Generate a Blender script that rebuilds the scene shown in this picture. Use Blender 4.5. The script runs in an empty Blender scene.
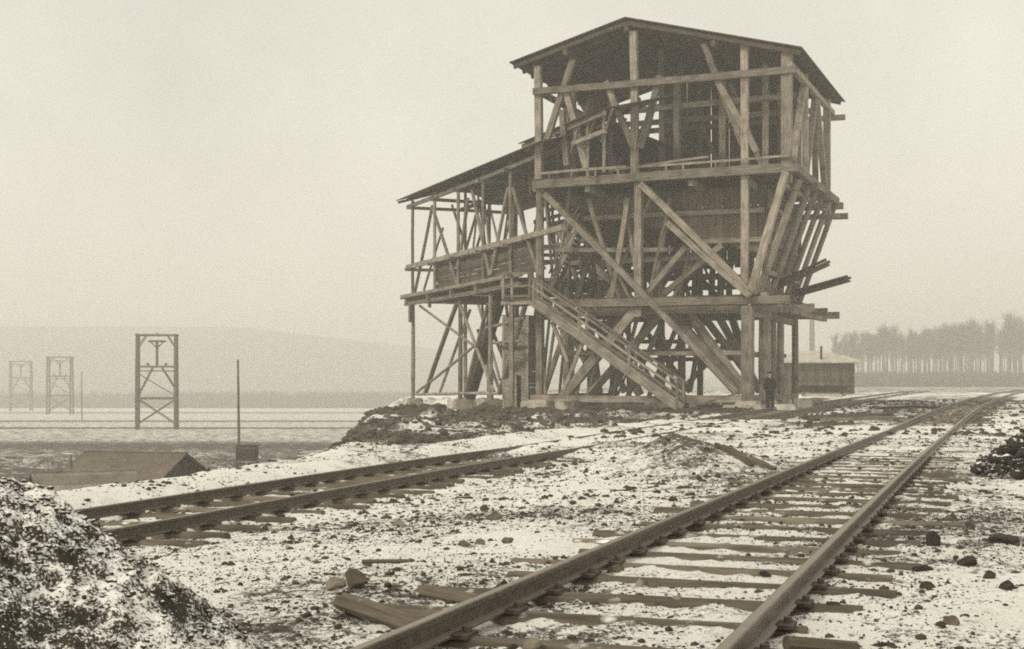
import bpy, bmesh, math, random
import numpy as np
from mathutils import Vector, Matrix, Quaternion

random.seed(7); rng = np.random.default_rng(7)
scene = bpy.context.scene
COL = scene.collection

# ------------------------------------------------------------------ camera
E = 1.38            # eye height above the ground by the near track
FPX = 1380.0        # focal length in pixels of a 1024 px wide picture
HY = 385.0          # picture row of the horizon
cam_d = bpy.data.cameras.new('camera'); cam = bpy.data.objects.new('camera', cam_d); COL.objects.link(cam)
cam.location = (0, 0, E); cam.rotation_euler = (math.radians(90), 0, 0)
cam_d.sensor_width = 36; cam_d.lens = FPX / 1024 * 36
cam_d.shift_y = (HY - 324.5) / 1024
cam_d.clip_start = 0.1; cam_d.clip_end = 6000
scene.camera = cam

# ------------------------------------------------------------------ overcast sky and weak sun
SUN_EL, SUN_AZ = math.radians(38), math.radians(232)     # azimuth from +Y towards +X: behind the camera, to the left
world = bpy.data.worlds.new('World'); scene.world = world; world.use_nodes = True
wn, wl = world.node_tree.nodes, world.node_tree.links
wn.clear()
sky = wn.new('ShaderNodeTexSky'); sky.sky_type = 'NISHITA'; sky.sun_disc = False
sky.sun_elevation = SUN_EL; sky.sun_rotation = SUN_AZ; sky.dust_density = 6.0; sky.air_density = 1.0
sbw = wn.new('ShaderNodeRGBToBW'); wl.new(sky.outputs[0], sbw.inputs[0])
ssc = wn.new('ShaderNodeMath'); ssc.operation = 'MULTIPLY'; ssc.inputs[1].default_value = 0.05
wl.new(sbw.outputs[0], ssc.inputs[0])
tcw = wn.new('ShaderNodeTexCoord')
cn = wn.new('ShaderNodeTexNoise'); cn.inputs['Scale'].default_value = 1.5; cn.inputs['Detail'].default_value = 9; cn.inputs['Roughness'].default_value = 0.62
cmp_ = wn.new('ShaderNodeMapping'); cmp_.inputs['Location'].default_value = (0.0, 4.0, 0.0); wl.new(tcw.outputs['Generated'], cmp_.inputs['Vector']); wl.new(cmp_.outputs[0], cn.inputs['Vector'])
cm = wn.new('ShaderNodeMapRange'); cm.inputs['From Min'].default_value = 0.3; cm.inputs['From Max'].default_value = 0.7
cm.inputs['To Min'].default_value = 0.66; cm.inputs['To Max'].default_value = 1.04
wl.new(cn.outputs['Fac'], cm.inputs['Value'])
lay = wn.new('ShaderNodeMath'); lay.operation = 'MULTIPLY_ADD'; lay.inputs[1].default_value = 0.12      # thin share of the clear sky over the cloud deck
wl.new(ssc.outputs[0], lay.inputs[0]); wl.new(cm.outputs[0], lay.inputs[2])
tint = wn.new('ShaderNodeMix'); tint.data_type = 'RGBA'; tint.blend_type = 'MULTIPLY'; tint.inputs[0].default_value = 1
wl.new(lay.outputs[0], tint.inputs[6]); tint.inputs[7].default_value = (1.0, 0.970, 0.845, 1)
bg = wn.new('ShaderNodeBackground'); bg.inputs['Strength'].default_value = 1.0
wl.new(tint.outputs[2], bg.inputs['Color'])
wo = wn.new('ShaderNodeOutputWorld'); wl.new(bg.outputs[0], wo.inputs['Surface'])

sun_d = bpy.data.lights.new('sun', 'SUN'); sun_d.energy = 2.2; sun_d.angle = math.radians(14); sun_d.color = (1.0, 0.94, 0.81)
sun = bpy.data.objects.new('sun', sun_d); COL.objects.link(sun)
sdir = Vector((math.sin(SUN_AZ) * math.cos(SUN_EL), math.cos(SUN_AZ) * math.cos(SUN_EL), math.sin(SUN_EL)))
sun.rotation_euler = (-sdir).to_track_quat('-Z', 'Y').to_euler(); sun.location = sdir * 60

vs = scene.view_settings
vs.view_transform = 'Standard'; vs.look = 'None'; vs.exposure = 0.0; vs.gamma = 1.0
scene.render.engine = 'CYCLES'
cy = scene.cycles
cy.use_denoising = False
cy.max_bounces = 6; cy.diffuse_bounces = 3; cy.glossy_bounces = 2; cy.volume_bounces = 3; cy.transparent_max_bounces = 8
cy.filter_width = 1.9; cy.use_adaptive_sampling = True; cy.adaptive_threshold = 0.008

# ------------------------------------------------------------------ materials
def new_mat(name):
    m = bpy.data.materials.new(name); m.use_nodes = True
    nt = m.node_tree; nt.nodes.clear()
    out = nt.nodes.new('ShaderNodeOutputMaterial'); b = nt.nodes.new('ShaderNodeBsdfPrincipled')
    nt.links.new(b.outputs[0], out.inputs['Surface'])
    b.inputs['Roughness'].default_value = 0.85
    b.inputs['Specular IOR Level'].default_value = 0.25
    return m, nt, b
def nd(nt, t, **kw):
    n = nt.nodes.new(t)
    for k, v in kw.items():
        if k.startswith('i_'): n.inputs[k[2:].replace('_', ' ')].default_value = v
        else: setattr(n, k, v)
    return n
def ramp(nt, src, stops):
    r = nt.nodes.new('ShaderNodeValToRGB'); el = r.color_ramp.elements
    el[0].position, el[0].color = stops[0][0], (*stops[0][1], 1)
    el[1].position, el[1].color = stops[-1][0], (*stops[-1][1], 1)
    for p, c in stops[1:-1]:
        e = el.new(p); e.color = (*c, 1)
    nt.links.new(src, r.inputs[0]); return r
def math_n(nt, op, a, b=None, clamp=False):
    n = nt.nodes.new('ShaderNodeMath'); n.operation = op; n.use_clamp = clamp
    for i, v in enumerate((a, b)):
        if v is None: continue
        if isinstance(v, (int, float)): n.inputs[i].default_value = v
        else: nt.links.new(v, n.inputs[i])
    return n.outputs[0]
def mixc(nt, f, a, b, blend='MIX'):
    n = nt.nodes.new('ShaderNodeMix'); n.data_type = 'RGBA'; n.blend_type = blend
    for i, v in ((0, f), (6, a), (7, b)):
        if isinstance(v, (int, float)): n.inputs[i].default_value = v
        elif isinstance(v, tuple): n.inputs[i].default_value = (*v, 1)
        else: nt.links.new(v, n.inputs[i])
    return n.outputs[2]
def bump(nt, b, h, strength=0.5, dist=0.02):
    n = nd(nt, 'ShaderNodeBump', i_Strength=strength, i_Distance=dist)
    nt.links.new(h, n.inputs['Height']); nt.links.new(n.outputs[0], b.inputs['Normal'])

SNOW = (0.90, 0.885, 0.84)

def wood_mat(name, dark, light, vmin=0.6, vmax=1.25, snow=0.0):
    m, nt, b = new_mat(name)
    tc = nd(nt, 'ShaderNodeTexCoord'); oi = nd(nt, 'ShaderNodeObjectInfo')
    mp = nd(nt, 'ShaderNodeMapping'); mp.inputs['Scale'].default_value = (9, 9, 0.7)
    nt.links.new(tc.outputs['Object'], mp.inputs['Vector'])
    off = nd(nt, 'ShaderNodeVectorMath', operation='ADD'); nt.links.new(mp.outputs[0], off.inputs[0])
    r10 = math_n(nt, 'MULTIPLY', oi.outputs['Random'], 37.0); nt.links.new(r10, off.inputs[1])
    n1 = nd(nt, 'ShaderNodeTexNoise', i_Scale=2.2, i_Detail=6.0, i_Roughness=0.65); nt.links.new(off.outputs[0], n1.inputs['Vector'])
    n2 = nd(nt, 'ShaderNodeTexNoise', i_Scale=1.3, i_Detail=3.0); nt.links.new(tc.outputs['Object'], n2.inputs['Vector'])
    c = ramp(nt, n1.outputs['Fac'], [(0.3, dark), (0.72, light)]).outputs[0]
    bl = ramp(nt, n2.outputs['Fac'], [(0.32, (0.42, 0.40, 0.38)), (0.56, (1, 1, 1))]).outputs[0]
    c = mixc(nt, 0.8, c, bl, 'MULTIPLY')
    mr = nd(nt, 'ShaderNodeMapRange'); mr.inputs['To Min'].default_value = vmin; mr.inputs['To Max'].default_value = vmax
    nt.links.new(oi.outputs['Random'], mr.inputs['Value'])
    hs = nd(nt, 'ShaderNodeHueSaturation'); nt.links.new(mr.outputs[0], hs.inputs['Value']); nt.links.new(c, hs.inputs['Color'])
    c = hs.outputs[0]
    if snow > 0:
        ge = nd(nt, 'ShaderNodeNewGeometry'); sp = nd(nt, 'ShaderNodeSeparateXYZ'); nt.links.new(ge.outputs['Normal'], sp.inputs[0])
        n3 = nd(nt, 'ShaderNodeTexNoise', i_Scale=5.0, i_Detail=4.0); nt.links.new(ge.outputs['Position'], n3.inputs['Vector'])
        a = math_n(nt, 'MULTIPLY_ADD', n3.outputs['Fac'], 6.0); a.node.inputs[2].default_value = -3.0 + (snow - 0.5) * 4
        u = math_n(nt, 'MULTIPLY', math_n(nt, 'SUBTRACT', sp.outputs['Z'], 0.55), 3.0, True)
        f = math_n(nt, 'MULTIPLY', math_n(nt, 'MAXIMUM', math_n(nt, 'MINIMUM', a, 1.0), 0.0), u, True)
        c = mixc(nt, f, c, SNOW)
    nt.links.new(c, b.inputs['Base Color'])
    bump(nt, b, n1.outputs['Fac'], 0.6, 0.02)
    return m

M = {}
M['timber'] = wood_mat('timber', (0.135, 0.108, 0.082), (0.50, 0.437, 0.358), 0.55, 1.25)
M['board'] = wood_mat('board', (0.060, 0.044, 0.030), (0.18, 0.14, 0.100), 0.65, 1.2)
M['roof_board'] = wood_mat('roof_board', (0.055, 0.040, 0.027), (0.12, 0.092, 0.066), 0.8, 1.15)
M['sleeper'] = wood_mat('sleeper', (0.075, 0.058, 0.040), (0.22, 0.185, 0.14), 0.7, 1.2, snow=0.34)
M['sleeper_bare'] = wood_mat('sleeper_bare', (0.075, 0.058, 0.040), (0.21, 0.175, 0.13), 0.7, 1.2, snow=0.30)
M['hopper_board'] = wood_mat('hopper_board', (0.10, 0.076, 0.054), (0.29, 0.232, 0.172), 0.65, 1.25)
M['pale_board'] = wood_mat('pale_board', (0.24, 0.205, 0.165), (0.50, 0.445, 0.37), 0.8, 1.15)
M['black_wood'] = wood_mat('black_wood', (0.012, 0.010, 0.008), (0.045, 0.037, 0.028), 0.8, 1.2)

def plain_mat(name, c1, c2, scale=6.0, rough=0.85, bs=0.4, bd=0.01, metal=0.0, snow=None, wear=None):
    m, nt, b = new_mat(name)
    tc = nd(nt, 'ShaderNodeTexCoord'); oi = nd(nt, 'ShaderNodeObjectInfo')
    n1 = nd(nt, 'ShaderNodeTexNoise', i_Scale=scale, i_Detail=7.0, i_Roughness=0.65); nt.links.new(tc.outputs['Object'], n1.inputs['Vector'])
    c = ramp(nt, n1.outputs['Fac'], [(0.3, c1), (0.7, c2)]).outputs[0]
    mr = nd(nt, 'ShaderNodeMapRange'); mr.inputs['To Min'].default_value = 0.8; mr.inputs['To Max'].default_value = 1.2
    nt.links.new(oi.outputs['Random'], mr.inputs['Value'])
    hs = nd(nt, 'ShaderNodeHueSaturation'); nt.links.new(mr.outputs[0], hs.inputs['Value']); nt.links.new(c, hs.inputs['Color']); c = hs.outputs[0]
    if snow is not None:
        ge = nd(nt, 'ShaderNodeNewGeometry'); sp = nd(nt, 'ShaderNodeSeparateXYZ'); nt.links.new(ge.outputs['Normal'], sp.inputs[0])
        n3 = nd(nt, 'ShaderNodeTexNoise', i_Scale=snow[1], i_Detail=5.0, i_Roughness=0.65); nt.links.new(ge.outputs['Position'], n3.inputs['Vector'])
        nf_ = n3.outputs['Fac']
        if len(snow) > 2:
            n4 = nd(nt, 'ShaderNodeTexNoise', i_Scale=snow[2], i_Detail=4.0); nt.links.new(ge.outputs['Position'], n4.inputs['Vector'])
            nf_ = math_n(nt, 'ADD', math_n(nt, 'MULTIPLY', nf_, .70), math_n(nt, 'MULTIPLY', n4.outputs['Fac'], .30))
        t = math_n(nt, 'ADD', nf_, math_n(nt, 'MULTIPLY', math_n(nt, 'SUBTRACT', sp.outputs['Z'], 0.75), 0.35))
        f = nd(nt, 'ShaderNodeMapRange'); f.inputs['From Min'].default_value = snow[0]; f.inputs['From Max'].default_value = snow[0] + (snow[3] if len(snow) > 3 else 0.05)
        nt.links.new(t, f.inputs['Value']); c = mixc(nt, f.outputs[0], c, SNOW)
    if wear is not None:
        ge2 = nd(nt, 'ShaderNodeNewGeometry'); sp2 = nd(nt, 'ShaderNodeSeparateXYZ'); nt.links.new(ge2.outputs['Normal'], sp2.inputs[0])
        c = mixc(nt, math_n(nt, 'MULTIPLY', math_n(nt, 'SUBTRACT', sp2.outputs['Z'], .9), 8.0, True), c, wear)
    nt.links.new(c, b.inputs['Base Color'])
    b.inputs['Roughness'].default_value = rough; b.inputs['Metallic'].default_value = metal
    bump(nt, b, n1.outputs['Fac'], bs, bd)
    return m

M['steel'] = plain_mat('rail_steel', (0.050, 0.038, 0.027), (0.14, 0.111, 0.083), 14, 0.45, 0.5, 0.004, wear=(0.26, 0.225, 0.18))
M['iron'] = plain_mat('iron', (0.035, 0.028, 0.02), (0.10, 0.08, 0.06), 20, 0.6)
M['concrete'] = plain_mat('concrete', (0.34, 0.302, 0.245), (0.58, 0.53, 0.45), 3.0, 0.9, 0.3, 0.02)
M['pale_slab'] = plain_mat('pale_slab', (0.42, 0.39, 0.33), (0.66, 0.62, 0.54), 3.0, 0.9, 0.3, 0.02)
M['stone'] = plain_mat('stone', (0.055, 0.044, 0.033), (0.17, 0.14, 0.105), 9.0, 0.9, 0.8, 0.02, snow=(0.66, 14))
M['pale_stone'] = plain_mat('pale_stone', (0.16, 0.13, 0.10), (0.32, 0.275, 0.215), 9.0, 0.9, 0.8, 0.02, snow=(0.68, 14))
M['black_stone'] = plain_mat('black_stone', (0.010, 0.008, 0.006), (0.05, 0.042, 0.032), 9.0, 0.8, 0.8, 0.02, snow=(0.74, 14))
M['gravel'] = plain_mat('gravel', (0.015, 0.012, 0.008), (0.11, 0.087, 0.063), 11.0, 0.95, 0.6, 0.01)
M['heap'] = plain_mat('heap', (0.018, 0.014, 0.010), (0.09, 0.073, 0.053), 25.0, 0.95, 1.0, 0.02, snow=(0.458, 74, 2.6, .08))
M['coal'] = plain_mat('coal', (0.010, 0.008, 0.006), (0.055, 0.045, 0.034), 14.0, 0.95, 1.0, 0.03, snow=(0.545, 16, 2.5))
M['bark'] = plain_mat('bark', (0.045, 0.036, 0.026), (0.12, 0.10, 0.075), 5.0)
M['twig'] = plain_mat('twig', (0.05, 0.04, 0.028), (0.10, 0.08, 0.058), 2.0)
M['brush'] = plain_mat('brush', (0.05, 0.04, 0.03), (0.11, 0.09, 0.065), 2.0)
M['tar_roof'] = plain_mat('tar_roof', (0.085, 0.066, 0.047), (0.155, 0.125, 0.092), 1.5, 0.9)
M['roof_pale'] = plain_mat('roof_pale', (0.36, 0.325, 0.27), (0.56, 0.52, 0.45), 1.5, 0.9)
M['brick'] = plain_mat('chimney_brick', (0.09, 0.07, 0.05), (0.2, 0.16, 0.12), 1.5, 0.9)
M['coat'] = plain_mat('coat', (0.010, 0.009, 0.007), (0.028, 0.024, 0.018), 12, 0.95)
M['trousers'] = plain_mat('trousers', (0.012, 0.010, 0.008), (0.03, 0.026, 0.02), 12, 0.95)
M['skin'] = plain_mat('skin', (0.27, 0.22, 0.17), (0.35, 0.29, 0.225), 10, 0.7, 0.1)

def ground_mat():
    m, nt, b = new_mat('snowy_ground')
    ge = nd(nt, 'ShaderNodeNewGeometry'); at = nd(nt, 'ShaderNodeAttribute', attribute_name='soil')
    P = ge.outputs['Position']
    def noise(s, d, r=0.6):
        n = nd(nt, 'ShaderNodeTexNoise', i_Scale=s, i_Detail=d, i_Roughness=r); nt.links.new(P, n.inputs['Vector']); return n.outputs['Fac']
    na, nb, nc = noise(1.1, 5), noise(10.0, 6, 0.75), noise(48, 4)
    nf = noise(0.25, 4)
    h = math_n(nt, 'ADD', math_n(nt, 'MULTIPLY', na, 0.34), math_n(nt, 'MULTIPLY', nb, 0.46))
    h = math_n(nt, 'ADD', h, math_n(nt, 'MULTIPLY', nc, 0.24))
    t = math_n(nt, 'ADD', h, math_n(nt, 'MULTIPLY', at.outputs['Fac'], 0.45))
    f = nd(nt, 'ShaderNodeMapRange'); f.inputs['From Min'].default_value = 0.595; f.inputs['From Max'].default_value = 0.65
    nt.links.new(t, f.inputs['Value'])
    soil = ramp(nt, nc, [(0.3, (0.022, 0.017, 0.013)), (0.72, (0.125, 0.099, 0.075))]).outputs[0]
    sn = ramp(nt, na, [(0.3, (0.78, 0.755, 0.69)), (0.55, SNOW)]).outputs[0]
    sn = mixc(nt, 0.35, sn, ramp(nt, nb, [(0.35, (0.66, 0.63, 0.58)), (0.55, (1, 1, 1))]).outputs[0], 'MULTIPLY')
    c = mixc(nt, f.outputs[0], sn, soil)
    nt.links.new(c, b.inputs['Base Color'])
    hh = math_n(nt, 'SUBTRACT', math_n(nt, 'MULTIPLY', nb, 1.0), math_n(nt, 'MULTIPLY', f.outputs[0], 0.35))
    bump(nt, b, hh, 0.9, 0.06)
    b.inputs['Roughness'].default_value = 0.9
    return m
M['ground'] = ground_mat()

# ------------------------------------------------------------------ small helpers
def mesh_obj(name, verts, faces, mat, parent=None, matrix=None, smooth=False):
    me = bpy.data.meshes.new(name); me.from_pydata([tuple(v) for v in verts], [], [tuple(f) for f in faces]); me.update()
    if mat: me.materials.append(M[mat] if isinstance(mat, str) else mat)
    if smooth:
        for p in me.polygons: p.use_smooth = True
    return place(name, me, parent, matrix)
ROOTINV = {}
def place(name, me, parent=None, matrix=None):
    o = bpy.data.objects.new(name, me); COL.objects.link(o)
    mw = matrix if matrix is not None else Matrix.Identity(4)
    if parent is not None:
        o.parent = parent; mw = ROOTINV[parent.name] @ mw
    o.matrix_local = mw
    W = (ROOTINV[parent.name].inverted() @ mw) if parent is not None else mw
    ROOTINV[o.name] = W.inverted()
    return o
def tag(o, label=None, cat=None, group=None, kind=None):
    for k, v in (('label', label), ('category', cat), ('group', group), ('kind', kind)):
        if v: o[k] = v
    return o
def empty(name, loc, rz=0.0, label=None, cat=None, group=None, parent=None):
    return tag(place(name, None, parent, Matrix.Translation(loc) @ Matrix.Rotation(rz, 4, 'Z')), label, cat, group)
def copy_tree(o, matrix, parent=None):
    c = o.copy(); COL.objects.link(c)
    if parent is None: c.matrix_local = matrix
    else:
        c.parent = parent
    for ch in o.children: copy_tree(ch, None, c)
    return c

def frame(p, q, up=None):
    p, q = Vector(p), Vector(q); z = (q - p); L = z.length; z.normalize()
    ref = Vector(up) if up is not None else (Vector((0, 0, 1)) if abs(z.z) < 0.95 else AF)
    x = ref.cross(z)
    if x.length < 1e-4: x = Vector((1, 0, 0)).cross(z)
    x.normalize(); y = z.cross(x)
    m = Matrix((x, y, z)).transposed().to_4x4(); m.translation = p
    return m, L
AF = Vector((-0.927, 0.375, 0))
def timber(p, q, w=0.25, h=None, name='beam', parent=None, mat='timber', round_=False, taper=1.0, bend=None, up=None):
    """one beam or log from p to q: width w, depth h, slightly uneven; its own mesh"""
    m, L = frame(p, q, up); h = h or w
    n = 8 if round_ else 4
    secs = 4 if L > 2 else 2
    bend = 0.012 * L ** 0.5 if bend is None else bend
    bx, by = random.uniform(-bend, bend), random.uniform(-bend, bend)
    V, F = [], []
    for i in range(secs):
        f = i / (secs - 1); k = 1 + (taper - 1) * f
        ox, oy = bx * math.sin(math.pi * f), by * math.sin(math.pi * f)
        for j in range(n):
            if round_:
                a = 2 * math.pi * j / n; r = 1 + random.uniform(-.05, .05)
                V.append((ox + math.cos(a) * w / 2 * k * r, oy + math.sin(a) * h / 2 * k * r, f * L))
            else:
                sx, sy = ((-1, -1), (1, -1), (1, 1), (-1, 1))[j]
                e = 1 + random.uniform(-.04, .04)
                V.append((ox + sx * w / 2 * k * e, oy + sy * h / 2 * k * e, f * L))
    for i in range(secs - 1):
        for j in range(n):
            a, b_ = i * n + j, i * n + (j + 1) % n
            F.append((a, b_, b_ + n, a + n))
    F.append(tuple(range(n - 1, -1, -1))); F.append(tuple(range((secs - 1) * n, secs * n)))
    return mesh_obj(name, V, F, mat, parent, m, smooth=False)

def box_vf(x0, x1, y0, y1, z0, z1):
    V = [(x0, y0, z0), (x1, y0, z0), (x1, y1, z0), (x0, y1, z0), (x0, y0, z1), (x1, y0, z1), (x1, y1, z1), (x0, y1, z1)]
    return V, [(3, 2, 1, 0), (4, 5, 6, 7), (0, 1, 5, 4), (1, 2, 6, 5), (2, 3, 7, 6), (3, 0, 4, 7)]
def block(name, c, size, mat, parent=None, rz=0.0, taper=1.0, jig=0.01):
    """bevelled block standing at c (centre of its base)"""
    sx, sy, sz = size; bm = bmesh.new()
    V, F = box_vf(-sx / 2, sx / 2, -sy / 2, sy / 2, 0, sz)
    vv = [bm.verts.new((v[0] * (taper if v[2] > 0 else 1), v[1] * (taper if v[2] > 0 else 1), v[2])) for v in V]
    for f in F: bm.faces.new([vv[i] for i in f])
    bmesh.ops.bevel(bm, geom=bm.edges[:], offset=min(size) * 0.06, segments=2, affect='EDGES')
    for v in bm.verts: v.co += Vector((random.uniform(-jig, jig), random.uniform(-jig, jig), random.uniform(-jig, jig) if v.co.z > 0.02 else 0))
    me = bpy.data.meshes.new(name); bm.to_mesh(me); bm.free(); me.materials.append(M[mat])
    return place(name, me, parent, Matrix.Translation(c) @ Matrix.Rotation(rz, 4, 'Z'))
def rock_mesh(name, size, mat, seed, sub=2, flat=0.0):
    r = random.Random(seed); bm = bmesh.new(); bmesh.ops.create_icosphere(bm, subdivisions=sub, radius=1)
    planes = [(Vector((r.gauss(0, 1), r.gauss(0, 1), r.gauss(0, 1))).normalized(), r.uniform(0.42, 0.85)) for _ in range(11)]
    for v in bm.verts:
        for n_, d in planes:
            k = v.co.dot(n_)
            if k > d: v.co -= n_ * (k - d)
        v.co *= 1 + r.uniform(-.04, .04)
        v.co = Vector((v.co.x * size[0], v.co.y * size[1], v.co.z * size[2]))
    me = bpy.data.meshes.new(name); bm.to_mesh(me); bm.free(); me.materials.append(M[mat]); return me

# ------------------------------------------------------------------ value noise for terrain
_lat = rng.random((256, 256))
def vnoise(x, y):
    x = np.asarray(x, float); y = np.asarray(y, float)
    xi = np.floor(x).astype(int); yi = np.floor(y).astype(int); fx = x - xi; fy = y - yi
    fx = fx * fx * (3 - 2 * fx); fy = fy * fy * (3 - 2 * fy)
    a = _lat[xi % 256, yi % 256]; b = _lat[(xi + 1) % 256, yi % 256]; c = _lat[xi % 256, (yi + 1) % 256]; d = _lat[(xi + 1) % 256, (yi + 1) % 256]
    return (a * (1 - fx) + b * fx) * (1 - fy) + (c * (1 - fx) + d * fx) * fy - 0.5
def fbm(x, y, o=4, g=0.5):
    s = 0; a = 1.0
    for i in range(o):
        s = s + a * vnoise(x * 2 ** i + 17.3 * i, y * 2 ** i - 9.1 * i); a *= g
    return s
def sstep(t):
    t = np.clip(t, 0, 1); return t * t * (3 - 2 * t)

# ------------------------------------------------------------------ track lines and terrain heights (heights below are relative to the eye)
def railz_main(Z): return np.interp(Z, [0, 35, 65, 120, 200, 400], [-1.143, -1.143, -.92, -.62, -.45, -.45])
def railz_side(Z): return np.interp(Z, [0, 30, 45, 62, 120, 200], [-1.37, -1.37, -1.2, -.97, -.66, -.45])
def cx_main(Z):
    Z = np.asarray(Z, float); return .121 + .343 * (Z - 6) + .0003 * np.maximum(Z - 6, 0) ** 2
_zz = np.arange(-20, 400, 0.5)
_cl = np.interp(_zz, [-20, 0, 10, 15, 24.7, 28.2, 64, 100, 170, 400], [-14.2, -8.4, -5.5, -4.05, -1.26, -.1, 13.45, 26.5, 52, 140])
_k = np.ones(15) / 15; _pad = np.concatenate([np.full(7, _cl[0]) + np.arange(-7, 0) * .145, _cl, _cl[-1] + np.arange(1, 8) * .19])
_cl = np.convolve(_pad, _k, 'valid')
def cx_side(Z): return np.interp(Z, _zz, _cl)
P0 = Vector((10.6, 62.0, 0)); TA = Vector((-.927, .375, 0)); TB = Vector((.375, .927, 0))
W0 = Vector((1.33, 65.75, 0)); WC = Vector((-.377, .926, 0)); WD = Vector((.926, .377, 0))
def st_of(x, y):
    dx, dy = x - P0.x, y - P0.y
    return dx * TA.x + dy * TA.y, dx * TB.x + dy * TB.y
def edge_x(Z): return np.interp(Z, [-20, 0, 10, 22, 30, 40, 55, 65, 85, 110, 150, 250, 400], [-16, -11.5, -8.8, -5.3, -3.8, -4.0, -5.3, -6.1, -7.5, -7.5, -5, 12, 45])
MOUNDS = [(2.6, 22.3, 1.9, 0.58), (-3.6, 57, 3.0, 0.35), (0.2, 58, 2.5, 0.3), (26.5, 62, 4, .3), (12.2, 50, 2.4, .22), (38.5, 88, 5, .35), (9.4, 42, 2, .15)]
def field_z(x, y):
    z = -4.4 - .0105 * (np.clip(y, 0, 620) - 60)
    hs = np.interp(x, [-700, -190, -60, 120, 400, 900], [1.0, 1.0, 0.72, 0.34, 0.15, 0.1])
    return z + 52 * sstep((y - 600) / 420) * hs * (1 + .12 * vnoise(x / 130, y / 400))
def ground_rel(x, y, fine=True):
    x = np.asarray(x, float); y = np.asarray(y, float)
    cm_, cs = cx_main(y), cx_side(y)
    near = sstep((y - 9) / 5)                               # sleepers lie bare from here on
    gM = railz_main(y) - .157 - .006 * near + .045 * sstep((y - 18) / 14) * sstep((48 - y) / 12) - .008 * sstep((y - 40) / 15) * sstep(1 - (np.abs(x - cm_) - 1.6) / 1.0)
    gL = railz_side(y) - .132 - .052 * sstep(1 - (np.abs(x - cs - .25) - 1.15) / .8)
    f = sstep((x - (cs + 1.3)) / np.maximum(cm_ - cs - 2.8, .8))
    g = gL * (1 - f) + gM * f
    g = g + .16 * sstep(1 - np.abs(x - (cs - 2.1)) / 1.1) * sstep((45 - y) / 10)         # low bank along the side track
    cover = sstep((y - 27) / 4) * sstep((52 - y) / 6)
    g = g + .165 * cover * sstep(1 - (np.abs(x - cs) - 1.2) / 2.0)
    for (mx, my, r, h) in MOUNDS:
        d = np.sqrt((x - mx) ** 2 + (y - my) ** 2) / r
        g = g + h * np.clip(1 - d, 0, 1) ** 1.15
    s, t = st_of(x, y)
    tw = sstep((s + 1.5) / 2) * sstep((30 - s) / 4) * sstep((t + 4 + 4 * sstep((s - 5) / 4)) / 4) * sstep((24 - t) / 6)
    g = g * (1 - tw) + (np.interp(s, [0, 6, 10, 15], [-1.02, -1.2, -1.62, -1.68]) + .12 * fbm(x * .8, y * .8)) * tw
    k = sstep((edge_x(y) - x) / np.interp(y, [20, 38, 60, 100, 200], [8, 3.6, 3.0, 3.5, 20]))
    g = g * (1 - k) + field_z(x, y) * k
    far = sstep((y - 420) / 180); g = g * (1 - far) + field_z(x, y) * far
    if fine:
        q = np.clip((y - 2) / 12, .6, 2.2)
        g = g - .05 * sstep(1 - np.hypot((x + .75) / .55, (y - 7.75) / .3)) - .04 * sstep(1 - np.hypot((x + .3) / .4, (y - 8.5) / .25))
        trk = np.minimum(np.abs(np.abs(x - cm_) - .75), np.abs(np.abs(x - cs) - .75))
        calm = 1 - .6 * sstep(1 - (np.abs(x - cm_) - .9) / 1.0) * sstep((y - 16) / 10)
        q = q * calm
        g = g + .035 * q * fbm(x * 1.3, y * 1.3, 3) + .032 * fbm(x * 6, y * 6, 3, .6) * np.clip((40 - y) / 20, 0.3, 1)
        rub = sstep((y - 36) / 8) * sstep((110 - y) / 20) * sstep((cs - 1.6 - x) / 1.5) * (1 - .85 * tw)
        g = g + rub * (.34 * fbm(x * .9, y * .9, 3) + .07 * fbm(x * 3.3, y * 3.3, 2))
        g = g - .02 * sstep(1 - trk / .18)
    return g
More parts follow.
